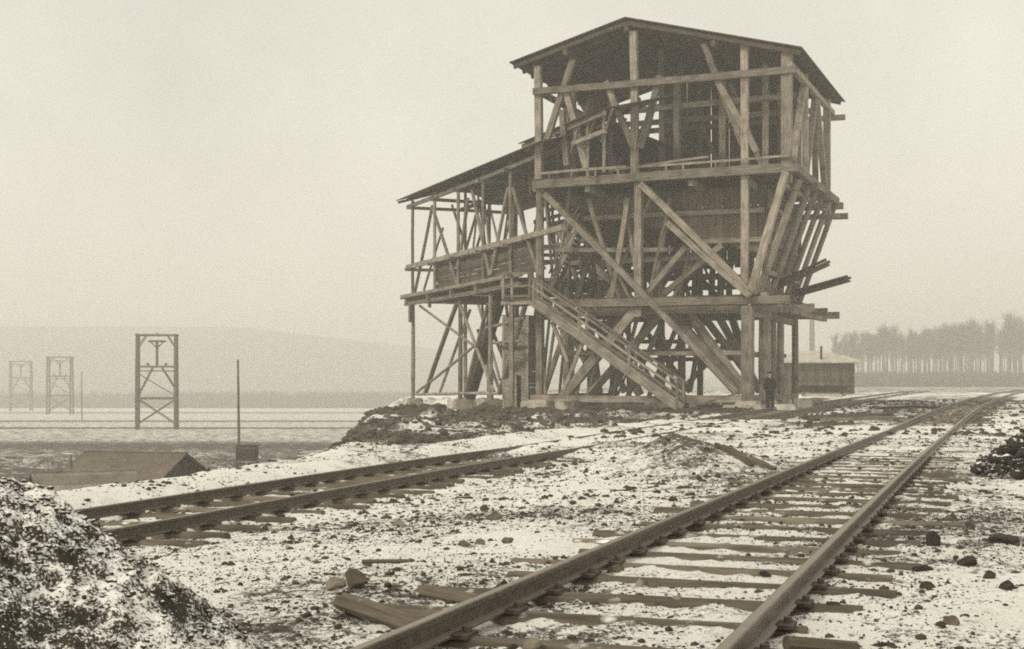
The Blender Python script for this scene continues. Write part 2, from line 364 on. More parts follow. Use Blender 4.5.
def soil_of(x, y):
    cm_, cs = cx_main(y), cx_side(y)
    s = .085 + .21 * fbm(x * .35 + 3, y * .35, 3)
    S, T = st_of(x, y)
    tower = sstep((S + 1.2) / 1.5) * sstep((15 - S) / 3) * sstep((T + 6.5 + 1.2 * vnoise(x, y)) / 2.0) * sstep((20 - T) / 6)
    s = np.maximum(s, .72 * tower * (1 + .6 * fbm(x * .5, y * .5, 2)))
    dx_, dy_ = x - W0.x, y - W0.y; wu = dx_ * WC.x + dy_ * WC.y; wv = dx_ * WD.x + dy_ * WD.y
    wing = sstep((wu + 12) / 4) * sstep((24 - wu) / 3) * sstep((wv + 7) / 2) * sstep((8 - wv) / 3)
    s = np.maximum(s, .42 * wing * (1 + 1.3 * fbm(x * .6, y * .35, 2)))
    fill = sstep((cs - 1.5 - x + .8 * vnoise(x * .7, y * .4)) / 1.2) * sstep((y - 31) / 6) * sstep((100 - y) / 15)
    s = np.maximum(s, .34 * fill * (1 + 1.6 * fbm(x * .42 + 5, y * .22, 3)))
    deb = sstep((y - 38) / 10) * sstep((130 - y) / 30) * sstep((x - cs - 1) / 2) * sstep((cm_ + 9 - x) / 4)
    s = s + .15 * deb * (0.7 + 1.6 * fbm(x * .45, y * .3, 2))
    for i, (mx, my, r, h) in enumerate(MOUNDS):
        d = np.sqrt((x - mx) ** 2 + (y - my) ** 2) / r
        s = s + (.11, .2, .2, .25, .3, .25, .3)[i] * np.clip(1.15 - d, 0, 1) * (1 + 1.2 * vnoise(x * 2, y * 2))
    d = np.hypot(x + 1.7, y - 7.0); s = s + .05 * np.clip(1.1 - d / 1.5, 0, 1)           # scatter at the foot of the heap
    mid = sstep((y - 8.5) / 4) * sstep((36 - y) / 10)
    s = s + .06 * mid * sstep(1 - (np.abs(x - cm_ - 1.6) - .5) / .7)
    s = s + .16 * sstep((y - 110) / 40)
    # fields below the bank
    k = sstep((edge_x(y) - 5 - x) / 3); far = sstep((y - 400) / 100)
    yy = y + 2.5 * fbm(x * .02, y * .02, 2) + .02 * x
    fs = .05 + np.interp(yy, [0, 66, 72, 76, 94, 99, 108, 114, 126, 175, 177, 186, 188, 228, 231, 248, 252, 360, 368, 420, 430, 590, 610, 640],
                       [.30, .28, .27, .24, .23, .25, .34, .34, .17, .15, .32, .32, .14, .14, .28, .28, .13, .12, .22, .22, .1, .1, .235, .225])
    k2 = np.maximum(k, far)
    return np.clip(s * (1 - k2) + fs * k2, -0.2, 1)
def gz(x, y): return float(ground_rel(np.array([x]), np.array([y]))[0]) + E

# ------------------------------------------------------------------ ground: one sheet to the horizon
def grow(start, step, rate, end, maxstep):
    out = []; v = start; s = step
    while v < end: v += s; s = min(s * rate, maxstep); out.append(v)
    return out
ys = [-200, -100, -50, -25, -12, -6, -2, 0, 1.5, 2.5] + list(np.arange(3.2, 15, .05)) + grow(15, .055, 1.0105, 1350, 40)
xr = grow(7, .06, 1.035, 1250, 60); xl = [-v + 2 for v in grow(7, .06, 1.035, 1250, 60)]
xs = xl[::-1] + list(np.arange(-5, 7.0001, .06)) + xr
XX, YY = np.meshgrid(np.array(xs), np.array(ys)); nx, ny = len(xs), len(ys)
ZZ = ground_rel(XX, YY) + E
co = np.stack([XX, YY, ZZ], -1).reshape(-1, 3)
i0 = (np.arange(ny - 1)[:, None] * nx + np.arange(nx - 1)[None, :]).ravel()
quads = np.stack([i0, i0 + 1, i0 + nx + 1, i0 + nx], -1)
def np_mesh(name, co, faces, mat, attr=None):
    me = bpy.data.meshes.new(name); k = faces.shape[1]
    me.vertices.add(len(co)); me.vertices.foreach_set('co', co.astype(np.float32).ravel())
    me.loops.add(faces.size); me.loops.foreach_set('vertex_index', faces.astype(np.int32).ravel())
    me.polygons.add(len(faces)); me.polygons.foreach_set('loop_start', np.arange(0, faces.size, k, dtype=np.int32))
    me.update(calc_edges=True); me.materials.append(M[mat])
    if attr is not None:
        a = me.attributes.new(attr[0], 'FLOAT', 'POINT'); a.data.foreach_set('value', attr[1].astype(np.float32).ravel())
    return me
gm = np_mesh('ground', co, quads, 'ground', ('soil', soil_of(XX, YY)))
gm.polygons.foreach_set('use_smooth', np.ones(len(quads), bool))
ground = tag(place('ground', gm), kind='structure')

# ------------------------------------------------------------------ haze
V, F = box_vf(-1300, 1300, -240, 1400, -18, 58)
hz_me = bpy.data.meshes.new('haze'); hz_me.from_pydata(V, [], F); hz_me.update()
hm = bpy.data.materials.new('haze'); hm.use_nodes = True; hm.node_tree.nodes.clear()
ho = hm.node_tree.nodes.new('ShaderNodeOutputMaterial'); pv = hm.node_tree.nodes.new('ShaderNodeVolumePrincipled')
pv.inputs['Color'].default_value = (0.95, 0.94, 0.905, 1); pv.inputs['Density'].default_value = 0.0020; pv.inputs['Anisotropy'].default_value = 0.2
hm.node_tree.links.new(pv.outputs[0], ho.inputs['Volume']); hz_me.materials.append(hm)
haze = tag(place('haze', hz_me), kind='stuff')

# ------------------------------------------------------------------ projection of a measured picture point on a known plane of the place
def on_plane(px, py, o, d):
    """point o + k*d seen in column px, and the height seen at row py there"""
    r = (px - 512) / FPX
    k = (o.x - r * o.y) / (r * d.y - d.x)
    p = o + d * k
    return Vector((p.x, p.y, E + (HY - py) * p.y / FPX))
def TF(px, py, t=0.0): return on_plane(px, py, P0 + TB * t, TA)          # tower, plane parallel to its front, t metres in
def WF(px, py, v=0.0): return on_plane(px, py, W0 + WD * v, WC)          # wing, plane parallel to its near face
def T(s, t, z): p = P0 + TA * s + TB * t; return Vector((p.x, p.y, z + E))
def W(u, v, z): p = W0 + WC * u + WD * v; return Vector((p.x, p.y, z + E))
RT = math.atan2(TA.y, TA.x); RW = math.atan2(WD.y, WD.x)

# ------------------------------------------------------------------ railway tracks
RAILP = [(-.062, 0), (.062, 0), (.062, .012), (.014, .028), (.011, .108), (.036, .118), (.036, .146), (.026, .152), (-.026, .152), (-.036, .146), (-.036, .118), (-.011, .108), (-.014, .028), (-.062, .012)]
RAILP = [(a * .88, b * .84) for a, b in RAILP]; RH = .152 * .84
def rail(cx, rz, off, zs, parent):
    V, F = [], []; n = len(RAILP)
    for i, Z in enumerate(zs):
        x = float(cx(Z)); dx = float(cx(Z + .1) - cx(Z - .1)) / .2; l = math.hypot(dx, 1)
        nx_, ny_ = 1 / l, -dx / l
        z = float(rz(Z)) + E - RH
        for (a, b_) in RAILP: V.append((x + nx_ * (off + a), Z + ny_ * (off + a), z + b_))
    for i in range(len(zs) - 1):
        for j in range(n):
            a, b_ = i * n + j, i * n + (j + 1) % n
            F.append((a, b_, b_ + n, a + n))
    F.append(tuple(range(n - 1, -1, -1))); F.append(tuple(range((len(zs) - 1) * n, len(zs) * n)))
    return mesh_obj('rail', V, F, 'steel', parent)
def sleeper_mesh(i):
    L, w, h = random.uniform(2.5, 2.85), random.uniform(.21, .27), .15
    prof = [(-.5, 0), (.5, 0), (.5, .55), (.33, .88), (.12, 1), (-.14, 1), (-.35, .86), (-.5, .5)]
    V, F = [], []
    secs = [-L / 2, -L / 2 + .06, -L / 4, 0, L / 4, L / 2 - .06, L / 2]; n = len(prof)
    for k, xx in enumerate(secs):
        e = .82 if k in (0, len(secs) - 1) else 1; dy = random.uniform(-.012, .012)
        for (a, b_) in prof: V.append((a * w * e + dy, (b_ - 1) * h * (1 if b_ < .6 else e) + 0.0, xx))
    for i_ in range(len(secs) - 1):
        for j in range(n):
            a, b_ = i_ * n + j, i_ * n + (j + 1) % n; F.append((a, b_, b_ + n, a + n))
    F.append(tuple(range(n - 1, -1, -1))); F.append(tuple(range((len(secs) - 1) * n, len(secs) * n)))
    return V, F
def sleeper_me(mat):
    V, F = sleeper_mesh(0); me = bpy.data.meshes.new('sleeper'); me.from_pydata(V, [], F); me.update(); me.materials.append(M[mat]); return me
SPECIAL = {('sleeper', 6): (-.36, .0), ('sleeper', 7): (-.2, .0), ('sleeper', 5): (.3, 0)}      # near sleepers pushed out sideways
def along(cx, Z):
    dx = float(cx(Z + .1) - cx(Z - .1)) / .2; l = math.hypot(dx, 1); return Vector((dx / l, 1 / l, 0))
def track(root, cx, rz, zr, sl, mat, spacing, ends, platez):
    """rails over the ranges zr per side, sleepers from sl[0] to sl[1]"""
    mes = [sleeper_me(mat) for _ in range(10)]
    for side, a, b_ in zr:
        zs = list(np.arange(a, min(b_, 40), .5)) + list(np.arange(max(a, 40), b_, 2.0))
        rail(cx, rz, side * .753, zs, root)
    V, F = box_vf(-.13, .13, -.09, .09, 0, .022); V2, F2 = box_vf(-.11, -.07, -.05, -.01, .02, .05); V3, F3 = box_vf(.07, .11, .01, .05, .02, .05)
    pm = bpy.data.meshes.new('tie_plate'); pm.from_pydata(V + V2 + V3, [], F + [tuple(i + 8 for i in f) for f in F2] + [tuple(i + 16 for i in f) for f in F3]); pm.materials.append(M['iron'])
    Z = sl[0]; k_ = 0
    while Z < sl[1]:
        d = along(cx, Z); nrm = Vector((d.y, -d.x, 0))
        off, lift = SPECIAL.get((mat, k_), (random.uniform(-.14, .14 + ends), 0)); k_ += 1
        c = Vector((float(cx(Z)), Z, float(rz(Z)) + E - RH - .002 + lift)) + nrm * off
        rot = Matrix((d, Vector((0, 0, 1)), nrm)).transposed().to_4x4()
        tw = Matrix.Rotation(random.uniform(-.035, .035), 4, 'Z')
        place('sleeper', random.choice(mes), root, Matrix.Translation(c) @ tw @ rot)
        if Z < platez:
            for sd in (-1, 1):
                c2 = Vector((float(cx(Z)), Z, float(rz(Z)) + E - RH - .006)) + nrm * sd * .753
                place('tie_plate', pm, root, Matrix.Translation(c2) @ Matrix.Rotation(math.atan2(d.y, d.x) - math.pi / 2, 4, 'Z'))
        Z += (spacing + random.uniform(-.1, .1)) * d.y
main_t = empty('railway_track', (0.1, 6, .1), 0, 'snowed-in railway track in the foreground, two brown rails curving away to the right', 'railway track')
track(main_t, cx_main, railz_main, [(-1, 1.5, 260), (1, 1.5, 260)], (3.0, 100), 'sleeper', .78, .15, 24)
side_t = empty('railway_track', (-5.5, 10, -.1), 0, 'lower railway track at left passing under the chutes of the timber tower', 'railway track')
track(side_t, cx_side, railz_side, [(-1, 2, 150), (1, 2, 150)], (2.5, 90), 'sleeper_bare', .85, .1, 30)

# ------------------------------------------------------------------ timber loading tower
TW = empty('loading_tower', T(5, 5.5, -1.05), 0, 'tall open timber loading tower with hopper, braces and low gable roof', 'tower')
def tt(p, q, w=.25, name='brace', h=None, round_=False, parent=None, mat='timber', **k): return timber(p, q, w, h, name, parent or TW, mat, round_, **k)
TS = (0.0, 5.1, 10.0); TT = (0.0, 3.8, 7.6, 11.4)
# footings
for t in TT:
    for s in TS:
        if s == 5.1 and t == 0: continue
        block('footing', T(s, t, -1.5), (1.15, .9, .78), 'concrete', TW, RT, .86)
block('footing', T(10.0, -.3, -2.0), (1.5, 1.2, 1.25), 'concrete', TW, RT, .9)
block('footing', T(.1, -.35, -1.6), (2.2, 1.1, .72), 'concrete', TW, RT, .78)
# posts
for i, t in enumerate(TT):
    for s in TS:
        if t == 0: continue
        w = .62 if (s == 0 and t == 3.8) else random.uniform(.34, .46)
        tt(T(s, t, -.76), T(s, t, 4.0), w, 'post', round_=True, taper=.95)
        tt(T(s, t, 4.0), T(s, t, 9.5), .34, 'post', round_=True, taper=.92)
        tt(T(s, t, 9.7), T(s, t, 14.9 + .25 * min(s + 2.4, 11.2 - s)), .26, 'post')
tt(T(0, 5.6, -.76), T(0, 5.6, 4.0), .34, 'post', round_=True)
tt(T(0, 0, -.78), T(0, 0, 3.55), .50, 'post')
tt(T(.15, 0, 4.05), T(.15, 0, 15.35), .33, 'post')
tt(T(5.1, 0, 4.05), T(5.1, 0, 9.35), .34, 'post')
tt(T(5.3, 0, 9.8), T(5.35, 0, 16.4), .33, 'post')
tt(T(10.0, 0, -.78), T(10.0, 0, 9.3), .42, 'post', round_=True, taper=.9)
tt(T(10.05, 0, 9.8), T(10.1, 0, 15.2), .32, 'post')
tt(T(-1.75, 0, 9.0), T(-1.75, 0, 14.75), .44, 'post')
tt(T(-1.9, 9.9, 8.2), T(-1.9, 9.9, 14.6), .34, 'post')
for t in (3.9, 6.9): tt(T(-1.85, t, 9.3), T(-1.85, t, 14.6), .27, 'post')
tt(T(2.0, 3.6, 9.8), T(2.0, 3.6, 15), .3, 'post'); tt(T(4.2, 3.4, 9.8), T(4.2, 3.4, 15), .3, 'post')
tt(T(8.6, .9, 9.8), T(8.6, .9, 14.2), .28, 'post', round_=True); tt(T(7.2, 2.2, 9.8), T(7.2, 2.2, 14), .24, 'post', round_=True)
# ground sill
tt(T(10.4, -.1, -.62), T(-.2, -.1, -.62), .24, 'sill', .3); tt(T(10.0, .4, -.58), T(10.0, 11.6, -.58), .28, 'sill'); tt(T(0, .5, -.6), T(0, 11.6, -.6), .28, 'sill')
tt(T(5, 3.8, -.6), T(0, 3.8, -.6), .25, 'sill')
# mid deck
tt(T(9.2, -.1, 3.84), T(-1.9, -.1, 3.80), .30, 'beam', .36, up=(0, 0, 1))
tt(T(9.6, .75, 3.45), T(-1.4, .75, 3.45), .3, 'beam', .34)
for t in TT[1:]: tt(T(10.3, t, 3.62), T(-2.3, t, 3.62), .3, 'beam', .36)
for s in (0.15, 5.1, 10.0): tt(T(s, -.2, 3.3), T(s, 12.0, 3.3), .28, 'beam', .3)
tt(T(-.75, -.2, 3.98), T(-.75, 11.9, 3.98), .28, 'beam', .32); tt(T(-1.5, 3.0, 3.45), T(-1.5, 11.7, 3.45), .24, 'beam', .26)
for i in range(26):
    s = 9.5 - i * .42
    if random.random() < .12: continue
    timber(T(s, .15, 4.06), T(s + random.uniform(-.05, .05), random.uniform(9.8, 11.9), 4.06), .38, .06, 'deck_board', TW, 'board', up=(0, 0, 1))
# upper deck
tt(T(10.25, -.25, 9.50), T(-2.15, -.25, 9.62), .26, 'beam', .40)
tt(T(-2.15, -.35, 9.62), T(-2.15, 11.6, 9.55), .26, 'beam', .36)
tt(T(10.2, -.05, 9.4), T(10.2, 11.6, 9.4), .28, 'beam', .34)
for t in TT[1:]: tt(T(10.4, t, 9.3), T(-2.5, t, 9.3), .28, 'beam', .34)
for s in (0.15, 2.6, 5.1, 7.6): tt(T(s, -.1, 9.22), T(s, 11.8, 9.22), .24, 'beam', .28)
for i in range(29):
    s = 10.2 - i * .425
    timber(T(s, .0, 9.80), T(s, 11.4, 9.80), .40, .06, 'deck_board', TW, 'board', up=(0, 0, 1))
timber(T(9.9, -.35, 10.02), T(5.6, -.35, 10.08), .06, .12, 'toe_board', TW, 'timber'); timber(T(5.2, -.35, 10.06), T(-1.9, -.35, 10.14), .06, .10, 'toe_board', TW, 'timber')
timber(T(6.6, .4, 10.05), T(1.9, .4, 10.42), .3, .10, 'plank', TW, 'timber')
for s in (9.4, 8.3, 7.1, 6.0, 3.7, 2.9, 1.4): tt(T(s, -.32, 9.72), T(s, -.32, 10.12), .09, 'bracket')
# rails under the roof
tt(T(10.25, -.2, 13.95), T(-2.2, -.2, 13.95), .26, 'beam', .30)
tt(T(-1.9, -.3, 14.2), T(-1.9, 11.8, 14.2), .24, 'beam', .26)
tt(T(10.1, 0, 14.0), T(10.1, 11.6, 14.0), .24, 'beam', .26)
tt(T(10.3, 11.4, 13.9), T(-2.6, 11.4, 13.9), .24, 'beam', .26); tt(T(9.5, 3.6, 13.4), T(-1.9, 3.6, 13.6), .22, 'beam', .26); tt(T(9.5, 7.6, 13.6), T(-1.9, 7.6, 13.6), .22, 'beam', .26)
# V struts on the upper front
for a, b_ in (((606, 82), (634, 148)), ((660, 76), (640, 148)), ((704, 44), (743, 145)), ((716, 78), (757, 152)), ((573, 60), (547, 140)), ((562, 110), (567, 166)), ((566, 90), (586, 168))):
    tt(TF(*a, .0), TF(*b_, .0), .27, 'strut')
for a, b_, t in (((590, 100), (570, 168), 2), ((598, 118), (576, 165), 4), ((606, 124), (594, 170), 5), ((625, 118), (612, 170), 6), ((730, 84), (762, 168), 4), ((690, 100), (720, 168), 8), ((655, 100), (640, 165), 8)):
    tt(TF(*a, t), TF(*b_, t), .24, 'strut', round_=True)
for t0, t1 in ((.9, 3.6), (4.2, 6.6), (9.5, 7.2)):
    tt(T(-1.85, t0, 10.0), T(-1.85, t1, 14.0), .27, 'strut')
# long diagonals of the front
tt(TF(545, 194, -.25), TF(737, 392, -.25), .30, 'brace', .26)
tt(TF(641, 184, -.35), TF(752, 294, -.35), .36, 'brace', .28)
tt(TF(668, 223, -.65), TF(750, 296, -.65), .52, 'brace', .24)
tt(TF(786, 172, -.3), TF(751, 292, -.3), .42, 'brace', .30)
tt(TF(686, 247, .5), TF(645, 296, .5), .34, 'brace', .24)
tt(TF(722, 245, 1.2), TF(664, 294, 1.2), .34, 'brace', .24)
for a, b_, t, w in (((640, 305), (563, 397), .3, .42), ((668, 306), (588, 396), 1.5, .40), ((664, 306), (742, 392), 1.2, .40), ((688, 312), (744, 390), 1.8, .5), ((700, 312), (746, 372), 3.8, .38), ((716, 312), (760, 392), 5.0, .34),
                    ((730, 312), (742, 350), 7.6, .34), ((610, 320), (640, 395), 3.8, .36), ((590, 306), (625, 392), 7.6, .36), ((560, 306), (600, 392), 3.8, .38), ((655, 308), (612, 392), 7.6, .36), ((700, 308), (655, 392), 7.6, .34), ((690, 345), (735, 392), 11.4, .34),
                    ((575, 300), (545, 390), 3.8, .3), ((560, 330), (590, 300), 3.8, .3), ((740, 330), (680, 392), 11.4, .3), ((645, 330), (690, 392), 11.4, .32), ((620, 308), (572, 392), 11.4, .32), ((706, 300), (690, 392), 7.6, .26)):
    tt(TF(*a, t), TF(*b_, t), w, 'brace', round_=random.random() < .5)
# diagonals between mid deck and hopper, behind the front
for a, b_, t, w in (((560, 205), (640, 290), 2.4, .34), ((556, 230), (632, 300), 5.0, .34), ((575, 205), (610, 298), 5.5, .3), ((600, 300), (632, 205), 6.5, .3), ((596, 300), (580, 205), 7.6, .28), ((660, 300), (620, 215), 7.6, .3), ((652, 300), (700, 225), 7.6, .3), ((690, 300), (664, 215), 9.0, .28),
                    ((676, 298), (716, 235), 9.5, .3), ((716, 300), (742, 240), 9.5, .3), ((612, 216), (665, 300), 10.5, .3), ((720, 300), (668, 240), 10.5, .3), ((584, 302), (560, 232), 3.8, .28), ((600, 225), (576, 300), 3.0, .24)):
    tt(TF(*a, t), TF(*b_, t), w, 'brace', round_=random.random() < .5)
for z, t in ((5.4, 7.6), (6.3, 7.6), (5.2, 11.4), (7.0, 11.4), (6.1, 3.8), (1.6, 3.8), (1.4, 11.4), (2.4, 11.4), (6.6, 11.4), (5.8, 11.4)):
    tt(T(9.9, t - .2, z), T(random.uniform(1.0, 3.6), t - .2, z + random.uniform(-.1, .1)), .15, 'rail_board', .22)
for s in (3.0, 6.6, 8.0, 1.6): tt(T(s, 7.5, 4.1), T(s, 7.5, 8.6), .26, 'post', round_=True)
for s in (2.2, 4.0, 6.4, 8.6): tt(T(s, 11.2, 4.1), T(s, 11.2, 8.6), .24, 'post', round_=True)
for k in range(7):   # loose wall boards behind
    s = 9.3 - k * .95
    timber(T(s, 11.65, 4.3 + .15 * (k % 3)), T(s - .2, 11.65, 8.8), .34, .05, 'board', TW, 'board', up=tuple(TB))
# right side: outward struts under the overhang
for t in (1.3, 3.8, 5.6, 7.6, 9.6, 11.4):
    tt(T(-.15, t, 4.1), T(-2.05, t, 9.3), .36 if t < 5 else .28, 'strut', round_=True)
for t, z in ((9.6, 8.6), (7.6, 8.3), (5.6, 8.6)): tt(T(.3, t, z), T(-2.6, t, z), .2, 'tie')
tt(T(-1.6, -.2, 8.9), T(-1.9, 11.6, 8.9), .18, 'beam', .2)
tt(T(-2.0, 11.3, 8.75), T(-2.75, 11.3, 8.75), .3, 'beam_end', .3)
# right lower bay
tt(T(0, 11.4, 3.62), T(-2.2, 11.4, 3.62), .26, 'beam', .28)
# hopper
HP = empty('hopper', T(4, 5, 6.2), parent=TW)
def hop(p, q, w, th, name='board', up=None): return timber(p, q, w, th, name, HP, 'hopper_board', up=up)
n = 30
for i in range(n):
    s = -.3 + (i + .5) * 9.9 / n; zb = 6.15 + .28 * max(s, 0)
    hop(T(s, 2.3, 9.25), T(s, 2.3, zb + random.uniform(-.05, .05)), 9.9 / n - .015, .05, up=tuple(TB))
    hop(T(s, 9.4, 9.25), T(s, 9.4, zb), 9.9 / n - .01, .05, up=tuple(TB))
for i in range(24):
    t = 2.4 + (i + .5) * 7.0 / 24
    hop(T(-.35, t, 9.2), T(-.25, t, 4.25 + (.8 if 3 < i < 8 or 14 < i < 19 else 0)), 7.0 / 24 - .012, .05, up=tuple(TA))
for i in range(30):
    s = -.2 + (i + .5) * 9.7 / 30
    hop(T(s, 2.35, 6.15 + .28 * s), T(s, 9.35, 6.15 + .28 * s), .31, .05, name='floor_board', up=(0, 0, 1))
for z in (8.1, 6.75): tt(T(8.5 if z > 8 else 2.6, 2.16, z), T(-.3, 2.16, z), .16, 'waler', .22, parent=HP)
for z in (8.3, 6.6, 5.2): tt(T(-.52, 2.2, z), T(-.52, 9.5, z), .16, 'waler', .2, parent=HP)
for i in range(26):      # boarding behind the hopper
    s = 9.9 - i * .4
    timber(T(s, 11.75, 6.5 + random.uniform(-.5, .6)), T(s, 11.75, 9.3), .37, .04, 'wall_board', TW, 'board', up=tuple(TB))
for tier, (za, zb, n_) in enumerate(((-.6, 3.4, 10), (4.1, 8.8, 22), (10.0, 14.0, 10))):      # secondary bracing inside
    for i in range(n_):
        t = random.choice((1.2, 2.4, 3.9, 5.2, 6.4, 7.7, 9.2, 10.6)); s0 = random.uniform(5.2 - 2.2 * tier, 9.6) if tier < 2 else random.uniform(5.5, 9.8); s1 = min(9.9, max(4.4 - 2.2 * min(tier, 1), s0 + random.choice((-1, 1)) * random.uniform(.5, 2.8)))
        tt(T(s0, t, za + random.choice((0, 0, 0, 1.2))), T(s1, t + random.uniform(-.6, .6), zb), random.uniform(.13, .24), 'brace', round_=random.random() < .6)
for t in (1.9, 5.7, 9.5):
    tt(T(9.9, t, 1.5 + .3 * t / 9), T(.1, t, 1.5), .16, 'tie', .2); tt(T(9.9, t, 6.6), T(4.0, t, 6.4), .15, 'tie', .2)
# loading chutes
for t, z0, z1, s1 in ((5.0, 4.75, 5.75, -2.75), (9.0, 4.55, 5.25, -3.15)):
    CH = empty('chute', T(-.5, t, z0), parent=TW)
    timber(T(-.45, t, z0), T(s1, t, z1), 1.15, .07, 'chute_floor', CH, 'board', up=tuple(TB.cross((TA * s1))))
    for d in (-.56, .56): timber(T(-.4, t + d, z0 + .17), T(s1, t + d, z1 + .17), .09, .34, 'chute_side', CH, 'board', up=tuple(TB))
# upper back wall and roof
ZA, SA = 16.95, 5.6
def roof_z(s): return ZA - (s - SA) * .275 if s > SA else ZA - (SA - s) * .262
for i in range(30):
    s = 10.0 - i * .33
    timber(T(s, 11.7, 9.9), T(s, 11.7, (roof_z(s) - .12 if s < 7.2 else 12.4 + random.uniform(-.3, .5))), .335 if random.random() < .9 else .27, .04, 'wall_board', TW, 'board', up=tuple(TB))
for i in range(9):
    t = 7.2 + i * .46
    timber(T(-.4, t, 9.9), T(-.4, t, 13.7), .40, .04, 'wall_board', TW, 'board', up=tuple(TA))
RF = empty('roof', T(5.5, 5.5, 15), parent=TW)
ZA, SA = 16.95, 5.6
def roof_z(s): return ZA - (s - SA) * .275 if s > SA else ZA - (SA - s) * .262
for k in range(11):
    t = -.35 + k * 1.16
    tt(T(SA, t, ZA - .22), T(11.2, t, roof_z(11.2) - .22), .14, 'rafter', .2, parent=RF, mat='roof_board'); tt(T(SA, t, ZA - .22), T(-2.4, t, roof_z(-2.4) - .22), .14, 'rafter', .2, parent=RF, mat='roof_board')
for s in (1.5, 5.6, 8.6): tt(T(s, -.4, roof_z(s) - .46), T(s, 11.7, roof_z(s) - .46), .2, 'purlin', .26, parent=RF, mat='board')
nb = 17
for i in range(nb):
    s = SA + (i + .5) * (11.35 - SA) / nb
    timber(T(s, -.55, roof_z(s)), T(s, 12.05, roof_z(s)), (11.35 - SA) / nb + .02, .05, 'roof_board', RF, 'roof_board', bend=.004, up=tuple(Vector((0, 0, 1)) + TA * .275))
nb = 24
for i in range(nb):
    s = SA - (i + .5) * (SA + 2.5) / nb
    timber(T(s, -.55, roof_z(s)), T(s, 12.05, roof_z(s)), (SA + 2.5) / nb + .02, .05, 'roof_board', RF, 'roof_board', bend=.004, up=tuple(Vector((0, 0, 1)) - TA * .262))

# ------------------------------------------------------------------ lower wing of the tower: ropeway station
WG = empty('ropeway_station', W(10, 3.5, -1.5), 0, 'lower open timber wing with sloping roof on slender legs left of the tower', 'building')
def wt(p, q, w=.22, name='brace', h=None, round_=False, parent=None, mat='timber', **k): return timber(p, q, w, h, name, parent or WG, mat, round_, **k)
WU = (3.7, 7.5, 11.4, 15.4, 19.5); WVV = (0.0, 3.4, 6.8)
for v in WVV:
    for u in WU:
        if v == 0 or u > 7:
            wt(W(u, v, 5.3), W(u, v, 11.2 + (.9 if v == 3.4 else 0)), .20, 'post', round_=True)
    for u in ((6.4, 11.1, 19.5) if v == 0 else (4.0, 11.1, 15.5, 19.5)):
        wt(W(u, v, -.80), W(u, v, 5.2), .27, 'post', round_=True, taper=.9)
        block('footing', W(u, v, -2.2), (1.3 if u < 19 else 1.1, 1.2, 1.42), 'concrete', WG, RW, .9)
# face struts measured on the near face
for a, b_, v in (((432, 206), (458, 286), 0), ((432, 207), (415, 292), 0), ((443, 228), (424, 290), 3.4), ((472, 190), (490, 276), 0), ((508, 188), (491, 275), 0), ((513, 188), (538, 272), 0), ((468, 198), (461, 250), 0), ((494, 192), (476, 250), 3.4), ((503, 190), (521, 270), 3.4), ((452, 205), (470, 258), 3.4), ((480, 200), (462, 262), 3.4), ((520, 180), (505, 240), 6.8), ((488, 200), (500, 250), 6.8)):
    wt(WF(*a, v), WF(*b_, v), .2 if v == 0 else .17, 'strut', round_=True)
# rails and platforms
wt(W(20.2, -.12, 7.2), W(-3.0, -.12, 7.2), .2, 'beam', .26)
for v in (3.4, 6.8): wt(W(20.2, v, 7.3), W(2, v, 7.3), .18, 'beam', .22)
for v in (-.1, 3.4, 6.8): wt(W(20.2, v, 10.9), W(0 if v < 0 else 4, v, 10.9), .16, 'beam', .2)
for u in WU: wt(W(u, -.4, 10.75), W(u, 7.2, 10.75), .15, 'tie', .18); wt(W(u, -.5, 5.1), W(u, 7.2, 5.1), .2, 'beam', .26); wt(W(u, -.5, 7.0), W(u, 7.0, 7.0), .15, 'tie', .18)
wt(W(20.6, -.35, 5.4), W(1.5, -.35, 5.4), .2, 'beam', .22); wt(W(20.3, -.2, 4.95), W(2.0, -.2, 4.95), .2, 'beam', .22); wt(W(20.3, 6.9, 5.0), W(4, 6.9, 5.0), .2, 'beam', .22)
for i in range(40):
    u = 20.3 - i * .45
    if i % 7 == 3: continue
    timber(W(u, -.5, 5.28), W(u, random.uniform(6.6, 7.3), 5.28), .37, .06, 'deck_board', WG, 'board', up=(0, 0, 1))
for u, l in ((15.6, .5), (19.3, 1.2)): wt(W(u, -.25, 5.0), W(u, -.25, 5.0 - l), .25, 'hanging_board', .1)
# boarding between platform and rail
for i in range(9):
    z = 5.55 + i * .185
    timber(W(15.6 + (random.uniform(-.2, .3) if i else 0), .18, z), W(.5, .18, z), .04, .175, 'wall_board', WG, 'board')
for i in range(9):
    z = 5.6 + i * .36
    timber(W(12.6, 6.9, z), W(1, 6.9, z), .04, random.choice((.2, .33)), 'wall_board', WG, 'board')
for i in range(7):
    z = 8.1 + i * .4
    timber(W(9.0 - random.uniform(0, 2.5), 3.5, z), W(0, 3.5, z), .04, random.choice((.2, .28)), 'wall_board', WG, 'board')
